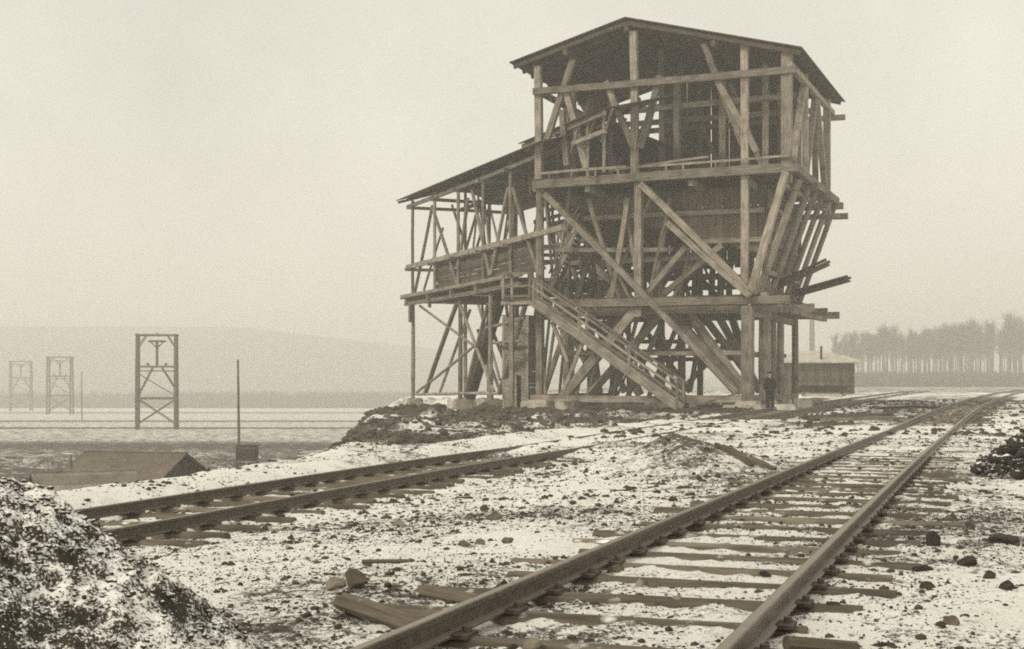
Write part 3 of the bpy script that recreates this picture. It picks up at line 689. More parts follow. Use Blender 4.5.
# lower bracing
for a, b_, v, w in (((457, 303), (425, 394), 0, .28), ((460, 304), (494, 392), 0, .18), ((420, 306), (474, 346), 0, .15), ((473, 347), (417, 392), 0, .16), ((488, 304), (466, 392), 0, .22), ((526, 302), (500, 393), 0, .3), ((494, 335), (506, 365), 3.4, .22), ((416, 394.5), (500, 393.5), 0, .16), ((494, 343), (520, 341), 0, .14), ((486, 328), (524, 318), 0, .18), ((500, 392), (478, 330), 3.4, .2), ((440, 392), (470, 310), 3.4, .2), ((478, 304), (500, 380), 6.8, .2), ((500, 350), (512, 318), 3.4, .18)):
    wt(WF(*a, v), WF(*b_, v), w, 'brace', round_=True)
wt(WF(500, 298, .6), WF(470, 396, .6), .72, 'chute_pipe', round_=True, mat='board')
for i in range(16):
    u = random.uniform(1.0, 18.5); v = random.choice((1.7, 3.4, 5.1, 6.8))
    wt(W(u, v, 5.4), W(u + random.choice((-1, 1)) * random.uniform(.8, 2.2), v, 10.8), random.uniform(.12, .18), 'strut', round_=True)
for i in range(12):
    u = random.uniform(2.0, 17.0); v = random.choice((1.7, 3.4, 5.1, 6.8))
    wt(W(u, v, -.9), W(u + random.choice((-1, 1)) * random.uniform(1.2, 3.2), v, 5.0), random.uniform(.13, .22), 'brace', round_=True)
for i in range(8):
    z = 8.0 + i * .36
    timber(W(9.5 - random.uniform(0, 1.5), 6.95, z), W(0, 6.95, z), .04, random.choice((.24, .33)), 'wall_board', WG, 'board')
# roof of the wing
WR = empty('roof', W(10, 3, 11), parent=WG)
def wroof(v): return 11.35 + .28 * (v + .6) if v < 3.4 else 11.35 + .28 * 4.0 - .28 * (v - 3.4)
for i in range(22):
    v = -.6 + (i + .5) * 8.2 / 22
    sg = 1 if v < 3.4 else -1
    timber(W(21.0, v, wroof(v)), W(-1.2, v, wroof(v)), 8.2 / 22 + .02, .05, 'roof_board', WR, 'roof_board', bend=.004, up=tuple(Vector((0, 0, 1)) - WD * .28 * sg))
for k in range(12):
    u = 20.7 - k * 1.85
    wt(W(u, -.55, wroof(-.55) - .16), W(u, 3.4, wroof(3.39) - .16), .1, 'rafter', .15, parent=WR, mat='roof_board'); wt(W(u, 7.5, wroof(7.5) - .16), W(u, 3.4, wroof(3.39) - .16), .1, 'rafter', .15, parent=WR, mat='roof_board')
# raised middle roof reaching into the tower
UR = empty('upper_roof', W(0, 3, 13), parent=WG)
A_ = WF(522, 143, 1.0)
uu = (A_ - W0).dot(WC)
def uroof(v): return A_.z - E + .25 * (v - 1.0)
for i in range(9):
    v = 1.0 + i * .4
    timber(W(uu, v, uroof(v)), W(uu - 9.5, v, uroof(v)), .42, .05, 'roof_board', UR, 'roof_board', bend=.004, up=tuple(Vector((0, 0, 1)) - WD * .25))
wt(W(uu + .0, 1.05, uroof(1.0) - .18), W(uu - 9.5, 1.05, uroof(1.0) - .18), .15, 'purlin', .2, parent=UR)
for k in range(6): wt(W(uu - .4 - 1.7 * k, 1.3, 9.6), W(uu - .4 - 1.7 * k, 1.3, uroof(1.2) - .1), .16, 'post', round_=True); wt(W(uu - .4 - 1.7 * k, 1.2, 11.0), W(uu - 1.5 - 1.7 * k, 1.2, uroof(1.2) - .15), .13, 'strut', round_=True)
wt(W(uu - .2, 1.2, 11.4), W(uu - 9.3, 1.2, 11.4), .15, 'beam', .2, parent=UR)

# ------------------------------------------------------------------ staircase with landing
ST = empty('staircase', T(3.5, -1.6, -1.0), 0, 'outside wooden staircase with handrails climbing left up the front of the tower', 'staircase')
def xt(p, q, w, name, h=None, mat='timber', **k): return timber(p, q, w, h, name, ST, mat, **k)
top, bot = TF(531, 300, -1.35), TF(682, 409, -1.35)
dv = (bot - top)
for d in (0, 1.05):
    xt(top + TB * d, bot + TB * d, .10, 'stringer', .46 if d == 0 else .3)
nst = 21
for i in range(nst):
    p = top + dv * ((i + .6) / nst) + Vector((0, 0, .12))
    timber(p + TB * .04, p + TB * 1.02, .30, .05, 'tread', ST, 'board', up=(0, 0, 1))
for d in (0, 1.05):
    for hh in ((1.02, .66, .36) if d == 0 else (1.02,)):
        xt(top + TB * d + Vector((0, 0, hh)), bot + TB * d + Vector((0, 0, hh + .1)), .075, 'handrail' if hh > 1 else 'guard_rail', .1)
    for f in (0.02, .33, .66, .97):
        p = top + dv * f + TB * d
        xt(p + Vector((0, 0, -.1)), p + Vector((0, 0, 1.1)), .13, 'baluster')
# landing
L0 = top + Vector((0, 0, .05))
for i in range(5): timber(L0 + TB * (i * .27), L0 + TB * (i * .27) + TA * 1.45, .25, .06, 'landing_board', ST, 'board', up=(0, 0, 1))
for d in (0, 1.1):
    xt(L0 + TB * d + Vector((0, 0, -.15)), L0 + TB * d + TA * 1.5 + Vector((0, 0, -.15)), .12, 'landing_beam', .2)
for k in (0.06, 1.4):
    xt(L0 + TA * k, L0 + TA * k + Vector((0, 0, 1.25)), .12, 'baluster'); xt(L0 + TA * k + TB * 1.1, L0 + TA * k + TB * 1.1 + Vector((0, 0, 1.25)), .12, 'baluster')
for hh in (1.22, .62, .15): xt(L0 + Vector((0, 0, hh)), L0 + TA * 1.45 + Vector((0, 0, hh)), .08, 'guard_rail', .1)
xt(L0 + TA * 1.4 + Vector((0, 0, 1.22)), L0 + TA * 1.4 + TB * 1.1 + Vector((0, 0, 1.22)), .08, 'guard_rail', .1)
for a, b_ in (((552, 322), (568, 362)), ((562, 395), (588, 330))): xt(TF(*a, -.9), TF(*b_, -.9), .16, 'strut')
xt(L0 + TA * 1.4 + TB * 1.05 + Vector((0, 0, -.1)), Vector((*(L0 + TA * 1.4 + TB * 1.05).xy, gz(*(L0 + TA * 1.4 + TB * 1.05).xy) - .1)), .2, 'post')
# upper flight inside
IS = empty('staircase', T(9, 2.2, 4.1), 0, 'steep inner flight of wooden stairs rising behind the left tower post', 'staircase')
a, b_ = TF(549, 292, 2.0), TF(579, 224, 2.0)
for d in (0, .8):
    timber(a + TB * d, b_ + TB * d, .08, .22, 'stringer', IS, 'timber')
    for hh in (.9, .5): timber(a + TB * d + Vector((0, 0, hh)), b_ + TB * d + Vector((0, 0, hh)), .07, .07, 'handrail', IS, 'timber')
for i in range(15):
    p = a.lerp(b_, (i + .5) / 15); timber(p, p + TB * .8, .24, .04, 'tread', IS, 'board', up=(0, 0, 1))

# ------------------------------------------------------------------ narrow plank hut beside the left tower post
hc = on_plane(528, 395, P0 + TB * 3.2, TA); hc.z = gz(hc.x, hc.y)
HT = empty('plank_hut', hc, 0, 'narrow tall plank hut with a dark door slit under the stair landing', 'hut')
hh = 5.0
nb_ = 24
for i in range(nb_):
    z = hc.z + .05 + (i + .5) * hh / nb_; o = Vector((hc.x, hc.y, z))
    if i < 10:
        timber(o + TA * .03, o + TA * .36, .05, hh / nb_ - .015, 'wall_board', HT, 'pale_board'); timber(o + TA * .60, o + TA * 1.3, .05, hh / nb_ - .015, 'wall_board', HT, 'pale_board')
    else: timber(o + TA * .03, o + TA * 1.3, .05, hh / nb_ - .015, 'wall_board', HT, 'pale_board')
    timber(o + TB * .03, o + TB * 2.3, .05, hh / nb_ - .015, 'wall_board', HT, 'pale_board'); timber(o + TA * 1.3 + TB * .05, o + TA * 1.3 + TB * 2.3, .05, hh / nb_ - .015, 'wall_board', HT, 'pale_board'); timber(o + TB * 2.33, o + TB * 2.33 + TA * 1.3, .05, hh / nb_ - .02, 'wall_board', HT, 'pale_board')
for p in (Vector(), TA * 1.32): timber(hc + p, hc + p + Vector((0, 0, hh + .1)), .12, .12, 'corner_post', HT, 'pale_board')
timber(hc + TA * .48 + TB * .12, hc + TA * .48 + TB * .12 + Vector((0, 0, 2.1)), .3, .05, 'door', HT, 'black_wood', up=tuple(TB))
for i in range(8): timber(hc + TA * -.1 + TB * (.15 + i * .3) + Vector((0, 0, hh + .12)), hc + TA * 1.45 + TB * (.15 + i * .3) + Vector((0, 0, hh + .16)), .29, .05, 'roof_board', HT, 'roof_board', up=(0, 0, 1))
timber(hc + TA * 1.4 - TB * .08 + Vector((0, 0, 3.55)), hc - TB * .08 + Vector((0, 0, 3.55)), .05, .14, 'batten', HT, 'board'); timber(hc - TA * .07 + TB * .02 + Vector((0, 0, 3.5)), hc - TA * .07 + TB * 2.3 + Vector((0, 0, 3.5)), .05, .14, 'batten', HT, 'board')

# ------------------------------------------------------------------ ropeway pylons
def gp(px, Z, dz=0.0):
    x = (px - 512) / FPX * Z; return Vector((x, Z, gz(x, Z) + dz))
def make_pylon(loc, rz, label):
    r = empty('ropeway_pylon', loc, rz, label, 'pylon', 'ropeway pylons in the field')
    Mx = Matrix.Translation(loc) @ Matrix.Rotation(rz, 4, 'Z')
    def pt(x, y, z): return Mx @ Vector((x, y, z))
    def b(p, q, w, name): return timber(pt(*p), pt(*q), w * .72, None, name, r, 'board')
    for y in (-.9, .9):
        for x in (-2.35, 2.35): b((x * (1.03 if y > 0 else 1), y * 1.5, -.6), (x, y, 12), .36, 'leg')
        b((-2.6, y, 11.85), (2.6, y, 11.85), .3, 'beam'); b((-2.6, y, 7.9), (2.6, y, 7.9), .34, 'beam'); b((-2.6, y * 1.3, 3.9), (2.6, y * 1.3, 3.9), .34, 'beam')
        b((-2.3, y * 1.4, .7), (2.3, y * 1.3, 3.8), .16, 'brace'); b((2.3, y * 1.4, .7), (-2.3, y * 1.3, 3.8), .16, 'brace')
        b((-2.3, y, 10.3), (-1.3, y, 11.8), .17, 'brace'); b((2.3, y, 10.3), (1.3, y, 11.8), .17, 'brace')
        b((-.5, y, 7.8), (-2.2, y, 4.4), .18, 'brace'); b((.6, y, 7.8), (2.2, y, 5.2), .18, 'brace')
    b((-2.3, -1.0, 7.1), (2.3, -1.1, 4.3), .16, 'brace'); b((-2.6, 0, 7.35), (2.4, 0, 7.35), .18, 'tie')
    for x in (-2.35, 2.35): b((x, -1.3, 3.9), (x, 1.3, 3.9), .25, 'tie'); b((x, -1.2, 7.9), (x, 1.2, 7.9), .25, 'tie'); b((x, -1.2, 11.85), (x, 1.2, 11.85), .25, 'tie')
    b((0, 0, 7.9), (0, 0, 11.0), .34, 'saddle_post'); b((-1.1, 0, 11.1), (1.1, 0, 11.1), .34, 'saddle_beam'); b((-.75, 0, 11.0), (0, 0, 10.2), .2, 'saddle_strut'); b((.75, 0, 11.0), (0, 0, 10.2), .2, 'saddle_strut')
    b((0, -1, 12.0), (0, 1, 12.0), .25, 'tie')
    for x in (-1.1, 1.1): b((x, -.3, 8.2), (x, .3, 8.2), .4, 'sheave')
    return r
rw = math.atan2(.926, -.377) - math.pi / 2
p1 = make_pylon(gp(157, 174), rw * .4, 'nearest and tallest timber ropeway pylon standing in the snowy field')
for px, Z, sc, lab in ((60, 350, 1.225, 'middle ropeway pylon, second in the row receding leftwards'), (21, 460, 1.39, 'farthest ropeway pylon, faint in the haze at the left edge')):
    o = copy_tree(p1, Matrix.Translation(gp(px, Z)) @ Matrix.Rotation(rw * random.uniform(.2, .6), 4, 'Z') @ Matrix.Scale(sc, 4)); o['label'] = lab
# poles
for px, Z, h, lab in ((239, 104, 7.3, 'bare telegraph pole in the field right of the nearest pylon'), (82, 250, 9.3, 'faint thin pole in the field right of the middle pylon')):
    b_ = gp(px, Z, -.5); o = empty('telegraph_pole', b_, 0, lab, 'pole')
    timber(b_, b_ + Vector((-.08, 0, h)), .22, None, 'shaft', o, 'board', True, .65); timber(b_ + Vector((-.08, -.18, h - .25)), b_ + Vector((-.08, .18, h - .25)), .05, .05, 'peg', o, 'iron')

# ------------------------------------------------------------------ sheds below the bank
def gable_shed(name, label, c, L, Wd, wall, rise, rz, over=.35, roofm='tar_roof', wallm='board'):
    """ridge along local x; gable ends at +-L/2"""
    r = empty(name, c, rz, label, 'shed'); Mx = Matrix.Translation(c) @ Matrix.Rotation(rz, 4, 'Z')
    def pt(x, y, z): return Mx @ Vector((x, y, z))
    upx, upy = (Mx.to_3x3() @ Vector((1, 0, 0))), (Mx.to_3x3() @ Vector((0, 1, 0)))
    nb = int(L / .3)
    for i in range(nb):
        x = -L / 2 + (i + .5) * L / nb
        for sgn in (-1, 1): timber(pt(x, sgn * Wd / 2, -.4), pt(x, sgn * Wd / 2, wall), L / nb - .012, .04, 'wall_board', r, wallm, up=tuple(upy))
    nb = int(Wd / .3)
    for i in range(nb):
        y = -Wd / 2 + (i + .5) * Wd / nb; zt = wall + rise * (1 - abs(y) / (Wd / 2)) - .05
        for sgn in (-1, 1): timber(pt(sgn * L / 2, y, -.4), pt(sgn * L / 2, y, zt), Wd / nb - .012, .04, 'wall_board', r, wallm, up=tuple(upx))
    sl = math.hypot(Wd / 2, rise); kx = rise / (Wd / 2); np_ = 5
    for sgn in (-1, 1):
        for i in range(np_):
            y0, y1 = (Wd / 2 + over) * i / np_, (Wd / 2 + over) * (i + 1) / np_
            V = []
            for x in (-L / 2 - over, L / 2 + over):
                for (y, dz) in ((y0, 0), (y1 + .04, 0.0), (y1 + .04, .035), (y0, .05)):
                    V.append(tuple(Mx @ Vector((x, sgn * y, wall + rise - kx * y + .04 + dz + (.01 if i % 2 else 0)))))
            Fq = [(0, 1, 2, 3), (7, 6, 5, 4), (0, 4, 5, 1), (1, 5, 6, 2), (2, 6, 7, 3), (3, 7, 4, 0)]
            mesh_obj('roofing_strip', V, Fq, roofm, r)
    timber(pt(-L / 2 - over, 0, wall + rise + .1), pt(L / 2 + over, 0, wall + rise + .1), .16, .07, 'ridge_board', r, roofm)
    return r, pt
sz = lambda px, py, Z: Vector(((px - 512) / FPX * Z, Z, E + (HY - py) * Z / FPX))
c1 = sz(135, 470, 64); c1.z = sz(135, 453, 64).z - 2.75
gable_shed('shed', 'long low shed with dark tarred gable roof below the embankment', c1, 4.6, 4.4, 1.75, .95, math.radians(-14))
c2 = sz(84, 480, 57); c2.z = sz(84, 473, 57).z - 2.3
sh2, pt2 = gable_shed('shed', 'small shed with plank roof in front of the long tarred shed', c2, 3.6, 2.6, 1.6, .7, math.radians(28), .3, 'timber', 'board')
o = tag(timber(gp(71, 60, 0), gp(70, 60, 1.5), .13, .13, 'leaning_post', None, 'timber'), 'short leaning post at the left corner of the long shed', 'post')
bx = gp(247, 80); bo = empty('crate', bx, .2, 'small dark box standing alone in the field right of the sheds', 'crate')
for i in range(4):
    for sgn in (-.42, .42): timber(bx + Vector((-.58, sgn, .1 + i * .22)), bx + Vector((.58, sgn, .1 + i * .22)), .04, .2, 'board', bo, 'board')
    for sgn in (-.56, .56): timber(bx + Vector((sgn, -.42, .1 + i * .22)), bx + Vector((sgn, .42, .1 + i * .22)), .04, .2, 'board', bo, 'board')
for i in range(4): timber(bx + Vector((-.64, -.36 + i * .24, .92)), bx + Vector((.64, -.36 + i * .24, .92)), .23, .04, 'lid_board', bo, 'board', up=(0, 0, 1))

# ------------------------------------------------------------------ shed, chimney and timber behind the tower at right
sc_ = gp(814, 118, .35); HS = empty('hip_roof_shed', sc_, 0, 'small plank shed with pale hipped roof behind the tower at right', 'shed')
def hs_pt(x, y, z): return Vector((sc_.x + x, sc_.y + y, sc_.z + z))
for i in range(18):
    x = -3.1 + (i + .5) * 6.0 / 18
    for y in (-2.2, 2.2): timber(hs_pt(x, y, -.3), hs_pt(x, y, 2.35), .32, .05, 'wall_board', HS, 'board', up=(0, 1, 0))
for i in range(13):
    y = -2.2 + (i + .5) * 4.4 / 13
    for x in (-3.1, 2.9): timber(hs_pt(x, y, -.3), hs_pt(x, y, 2.35), .32, .05, 'wall_board', HS, 'board', up=(1, 0, 0))
V = [(-3.8, -2.9, 2.4), (3.6, -2.9, 2.4), (3.6, 2.9, 2.4), (-3.8, 2.9, 2.4), (-1.4, 0, 3.35), (1.1, 0, 3.35), (-3.8, -2.9, 2.28), (3.6, -2.9, 2.28), (3.6, 2.9, 2.28), (-3.8, 2.9, 2.28)]
mesh_obj('roof', [hs_pt(*v) for v in V], [(0, 1, 5, 4), (1, 2, 5), (2, 3, 4, 5), (3, 0, 4), (6, 7, 1, 0), (7, 8, 2, 1), (8, 9, 3, 2), (9, 6, 0, 3), (9, 8, 7, 6)], 'roof_pale', HS)
timber(hs_pt(.1, -2.3, 2.2), hs_pt(.1, -2.3, 3.7), .2, .2, 'stovepipe', HS, 'iron', True)
ck = gp(812, 360, -1); ch = empty('chimney_stack', ck, 0, 'tall thin factory chimney in the haze above the hipped shed', 'chimney')
timber(ck, ck + Vector((0, 0, 22.6)), 1.7, None, 'shaft', ch, 'brick', True, .72); timber(ck + Vector((0, 0, 22.2)), ck + Vector((0, 0, 22.9)), 1.45, None, 'cap', ch, 'brick', True)
ps = gp(824, 104); PS = empty('timber_stack', ps, 0, 'low dark stack of boards in front of the hipped shed', 'timber stack')
for i in range(12):
    timber(ps + Vector((-1.8 + random.uniform(-.2, .2), -.5 + (i % 4) * .33, .45 + (i // 4) * .17)), ps + Vector((1.7 + random.uniform(-.2, .2), -.5 + (i % 4) * .33, .45 + (i // 4) * .17)), .3, .15, 'plank', PS, 'black_wood', up=(0, 0, 1))
for x in (-1.4, 1.4): timber(ps + Vector((x, -.7, .2)), ps + Vector((x, .8, .2)), .2, .34, 'bearer', PS, 'timber')
tag(block('concrete_block', gp(824, 97, -.12), (2.4, .7, .5), 'concrete'), 'low concrete block lying before the dark board stack', 'block')

# ------------------------------------------------------------------ bare trees beyond
def tree_mesh(seed, H):
    r = random.Random(seed)
    V, F = [], []
    def stick(p, q, w0, w1, n=3):
        p, q = Vector(p), Vector(q); m, L = frame(p, q); i = len(V)
        for k, (f, w) in enumerate(((0, w0), (1, w1))):
            for j in range(n):
                a = 2 * math.pi * j / n; V.append(tuple(m @ Vector((math.cos(a) * w, math.sin(a) * w, f * L))))
        for j in range(n): F.append((i + j, i + (j + 1) % n, i + n + (j + 1) % n, i + n + j))
    stick((0, 0, -.5), (.1, 0, H * .45), .22, .16, 6); stick((.1, 0, H * .45), (r.uniform(-.3, .3), r.uniform(-.3, .3), H * .97), .16, .03, 5)
    nt_ = len(F); Vt, Ft = V[:], F[:]; V.clear(); F.clear()
    for k in range(30):
        z = H * (.46 + .44 * r.random() ** .7); a = r.uniform(0, 6.28); l = H * r.uniform(.07, .13) * (1.2 - .5 * (z / H)); el = r.uniform(.8, 1.35)
        p = Vector((.05, 0, z)); q = p + Vector((math.cos(a) * math.cos(el), math.sin(a) * math.cos(el), math.sin(el))) * l * 1.3
        stick(p, q, .06, .02)
        for j in range(7):
            s_ = p.lerp(q, r.uniform(.25, 1)); d = Vector((r.gauss(0, 1), r.gauss(0, 1), r.gauss(1.5, .7))).normalized()
            e = s_ + d * l * r.uniform(.35, .8); stick(s_, e, .022, .010)
            for j2 in range(3):
                d2 = (d + Vector((r.gauss(0, .7), r.gauss(0, .7), r.gauss(.2, .6)))).normalized(); s2 = s_.lerp(e, r.uniform(.3, 1)); stick(s2, s2 + d2 * l * .4, .016, .008)
    return (Vt, Ft), (V[:], F[:])
TM = []
for k in range(6):
    a, b_ = tree_mesh(100 + k, 17 + 1.2 * (k % 3))
    mt = bpy.data.meshes.new('trunk'); mt.from_pydata(a[0], [], a[1]); mt.materials.append(M['bark'])
    mc = bpy.data.meshes.new('crown'); mc.from_pydata(b_[0], [], b_[1]); mc.materials.append(M['twig']); TM.append((mt, mc))
def tree(x, y, k, s):
    mt, mc = TM[k]; r = place('bare_tree', None, None, Matrix.Translation((x, y, gz(x, y))) @ Matrix.Rotation(random.uniform(0, 6.28), 4, 'Z') @ Matrix.Diagonal((s * random.uniform(1.0, 1.3), s, s, 1)))
    tag(r, 'tall bare slender tree in the dense hazy row at right', 'tree', 'bare trees in the row at right')
    for nm, me in (('trunk', mt), ('crown', mc)):
        o = bpy.data.objects.new(nm, me); COL.objects.link(o); o.parent = r
for row, (y0, cnt) in enumerate(((430, 48), (446, 48), (462, 46), (480, 46))):
    for i in range(cnt):
        px = 834 + 207 * random.random()
        y = y0 + random.uniform(-4, 4); s = np.interp(px, [836, 860, 900, 960, 1000, 1040], [.88, .96, 1.03, 1.10, 1.20, 1.25]) * random.uniform(.96, 1.01)
        tree((px - 512) / FPX * y, y, random.randrange(6), s)
# undergrowth and far woods (uncountable masses)
def brush(name, pts, hmin, hmax, w, n, label, cat):
    V = []; F = []
    for k in range(n):
        x, y = pts(); z = gz(x, y) if n < 3000 else float(ground_rel(np.array([x]), np.array([y]), False)[0]) + E
        h = random.uniform(hmin, hmax)
        for j in range(3):
            a = random.uniform(0, 6.28); dx, dy = math.cos(a), math.sin(a); i = len(V)
            ox, oy = random.uniform(-w, w), random.uniform(-w, w); lx, ly = random.uniform(-.4, .4) * h * .5, random.uniform(-.4, .4) * h * .5
            bw = w * random.uniform(.15, .4)
            V += [(x + ox - dx * bw, y + oy - dy * bw, z - .2), (x + ox + dx * bw, y + oy + dy * bw, z - .2), (x + ox + lx, y + oy + ly, z + h)]; F.append((i, i + 1, i + 2))
    o = mesh_obj(name, V, F, 'brush'); return tag(o, label, cat, kind='stuff')
def rp(px0, px1, y0, y1):
    def f():
        y = random.uniform(y0, y1); return (random.uniform(px0, px1) - 512) / FPX * y, y
    return f
brush('undergrowth', rp(842, 1045, 380, 420), 2.2, 4.8, 1.2, 3600, 'dark undergrowth along the foot of the tree row', 'undergrowth')
brush('undergrowth', rp(836, 1045, 490, 530), 5.0, 10.0, 1.5, 2200, 'pale hazy thicket filling the gaps behind the tree trunks', 'thicket')
brush('far_wood', rp(150, 420, 590, 640), 4.0, 7.5, 3.0, 1800, 'hazy far-off wood beyond the fields at left', 'wood')
brush('far_wood', rp(-30, 150, 600, 650), 3.0, 6.5, 3.0, 1000, 'faint far-off wood behind the ropeway pylons', 'wood')

# ------------------------------------------------------------------ person by the corner post
pz = on_plane(770, 406, P0 + TB * -.9, TA); pz.z = gz(pz.x, pz.y)
pxy = Vector((pz.x, pz.y, 0))
fz = gz(pz.x, pz.y)
PE = empty('person', (pz.x, pz.y, fz), math.radians(205), 'person in dark coat and cap standing by the corner post', 'person')
PM = Matrix.Translation((pz.x, pz.y, fz)) @ Matrix.Rotation(math.radians(205), 4, 'Z')
def skin_obj(name, verts, edges, radii, mat, root=0, sub=2):
    me = bpy.data.meshes.new(name); me.from_pydata(verts, edges, []); o = place(name, me, PE, PM)
    md = o.modifiers.new('skin', 'SKIN'); md.use_smooth_shade = True
    for i, r in enumerate(radii): me.skin_vertices[0].data[i].radius = r if isinstance(r, tuple) else (r, r)
    me.skin_vertices[0].data[root].use_root = True
    sb = o.modifiers.new('sub', 'SUBSURF'); sb.levels = sub; sb.render_levels = sub
    me.materials.append(M[mat]); return o
bv = [(0, 0, .93), (0, 0, 1.12), (0, .01, 1.36), (0, .0, 1.47), (0, -.01, 1.53), (0, -.02, 1.62), (0, -.01, 1.70),
      (.10, 0, .88), (.11, -.02, .48), (.12, .02, .09), (.13, -.10, .04), (-.10, 0, .88), (-.12, .0, .48), (-.13, .03, .09), (-.15, -.09, .04),
      (.17, .01, 1.40), (.25, .02, 1.14), (.22, -.08, .92), (.20, -.12, .84), (-.17, .01, 1.40), (-.26, .03, 1.14), (-.22, -.07, .92), (-.20, -.11, .84)]
be = [(0, 1), (1, 2), (2, 3), (3, 4), (4, 5), (5, 6), (0, 7), (7, 8), (8, 9), (9, 10), (0, 11), (11, 12), (12, 13), (13, 14), (2, 15), (15, 16), (16, 17), (17, 18), (2, 19), (19, 20), (20, 21), (21, 22)]
br = [(.15, .11), (.14, .11), (.16, .11), .06, .055, (.075, .095), (.06, .08), .09, .065, .045, (.045, .04), .09, .065, .045, (.045, .04), .065, .05, .036, (.045, .03), .065, .05, .036, (.045, .03)]
skin_obj('body', bv, be, br, 'skin')
# long coat with sleeves, trousers, boots, cap
cv = [(0, 0, 1.0), (0, 0, .72), (0, 0, .52), (0, 0, 1.2), (0, .01, 1.38), (0, 0, 1.47), (.18, .01, 1.40), (.26, .02, 1.14), (.225, -.08, .93), (-.18, .01, 1.40), (-.27, .03, 1.14), (-.225, -.07, .93)]
skin_obj('coat', cv, [(0, 1), (1, 2), (0, 3), (3, 4), (4, 5), (4, 6), (6, 7), (7, 8), (4, 9), (9, 10), (10, 11)],
         [(.20, .15), (.23, .17), (.24, .18), (.19, .15), (.20, .14), (.08, .08), .09, .075, .06, .09, .075, .06], 'coat')
skin_obj('trousers', [(0, 0, .9), (.1, 0, .82), (.11, -.02, .48), (.12, .02, .12), (-.1, 0, .82), (-.12, 0, .48), (-.13, .03, .12)], [(0, 1), (1, 2), (2, 3), (0, 4), (4, 5), (5, 6)],
         [(.17, .12), .11, .085, .075, .11, .085, .075], 'trousers')
for sx, y0 in ((.12, .04), (-.135, .05)):
    skin_obj('boot', [(sx, y0, .10), (sx, y0 - .02, .045), (sx * 1.1, y0 - .16, .035)], [(0, 1), (1, 2)], [.065, .055, (.05, .04)], 'black_wood')
def lathe(name, prof, mat, off, n=16):
    V, F = [], []
    for (r, z) in prof:
        for j in range(n): a = 2 * math.pi * j / n; V.append((off[0] + math.cos(a) * r, off[1] + math.sin(a) * r * 1.15, off[2] + z))
    for i in range(len(prof) - 1):
        for j in range(n): F.append((i * n + j, i * n + (j + 1) % n, (i + 1) * n + (j + 1) % n, (i + 1) * n + j))
    F.append(tuple(range(n - 1, -1, -1))); F.append(tuple(range((len(prof) - 1) * n, len(prof) * n)))
    return mesh_obj(name, V, F, mat, PE, PM, True)
cp = lathe('cap', [(.088, 0), (.098, .02), (.115, .05), (.10, .075), (.05, .085)], 'coat', (0, -.02, 1.665))
mesh_obj('peak', [(-.07, -.12, 1.675), (.07, -.12, 1.675), (.05, -.19, 1.66), (-.05, -.19, 1.66), (-.07, -.12, 1.69), (.07, -.12, 1.69), (.05, -.19, 1.675), (-.05, -.19, 1.675)],
         [(3, 2, 1, 0), (4, 5, 6, 7), (0, 1, 5, 4), (1, 2, 6, 5), (2, 3, 7, 6), (3, 0, 4, 7)], 'coat', cp, PM)

# ------------------------------------------------------------------ slabs and debris by the tower
p = on_plane(781, 405, P0 + TB * .4, TA)
tag(block('stone_slab', (p.x + .15, p.y, gz(p.x, p.y) - .02), (1.1, .7, .34), 'pale_slab', None, -.4, .75), 'pale slab leaning beside the standing person', 'slab')
p = gp(803, 65); tag(block('concrete_block', p, (.75, .5, .5), 'concrete', None, .1), 'squared concrete block on the ground right of the pale slab', 'block')
def debris(px, Z, L, ang, w, h, label, mat='timber', tilt=0.02, lift=.06):
    p = gp(px, Z, lift); q = p + Vector((math.cos(ang) * L, math.sin(ang) * L, tilt * L)); q.z = max(q.z, gz(q.x, q.y) + .03)
    return tag(timber(p, q, w, h, 'plank', None, mat, up=(0, 0, 1)), label, 'plank')
debris(822, 47, 2.4, .05, .4, .16, 'broad pale plank lying flat left of the far rails', lift=.08)
debris(800, 52, 3.6, .1, .25, .12, 'long thin plank between the tower and the far rails', 'board')
debris(880, 62, 2.6, -.3, .22, .12, 'dark plank in the rubble beside the curving track', 'black_wood')
debris(690, 60, 2.6, .35, .12, .08, 'thin pole lying propped at the foot of the staircase', tilt=.25)
debris(585, 60, 3.2, .12, .2, .1, 'plank on the dark soil before the tower sill', 'board')

# ------------------------------------------------------------------ heaps
def heap(name, cx_, cy_, R, H, label, mat, bumps, seed, nr=110, na=260, amp=1.0):
    rr = np.linspace(0, 1.12, nr)[:, None]; aa = np.linspace(0, 2 * np.pi, na, endpoint=False)[None, :]
    rad = R * rr * (1 + .10 * np.sin(aa * 2 + seed) + .05 * np.sin(aa * 3 + 2 * seed) + .03 * np.sin(aa * 7 + seed))
    x = cx_ + rad * np.cos(aa); y = cy_ + rad * np.sin(aa)
    prof = np.clip(1 - rr, 0, 1); top = H * (np.sqrt(prof ** 2 + .0) - .06 * np.exp(-(rr / .12) ** 2))
    base = ground_rel(x, y, True) + E
    ridg = fbm(x * 2.2 + seed, y * 2.2, 3) * .10
    z = base - .05 + top + amp * np.clip(prof * 4, .0, 1) * (ridg + fbm(x * bumps, y * bumps, 3, .6) * .07 + fbm(x * bumps * 3.1, y * bumps * 3.1, 2) * .035) - .08 * (rr > 1.05)
    co = np.stack([x, y, z], -1).reshape(-1, 3); a = np.arange(nr - 1)[:, None] * na; b = np.arange(na)[None, :]
    f = np.stack([a + b, a + na + b, a + na + (b + 1) % na, a + (b + 1) % na], -1).reshape(-1, 4)
    r = empty(name, (cx_, cy_, float(base.mean())), 0, label, 'heap')
    me = np_mesh('heap_body', co, f, mat); me.polygons.foreach_set('use_smooth', np.ones(len(f), bool)); place('heap_body', me, r)
    return r, x, y, z
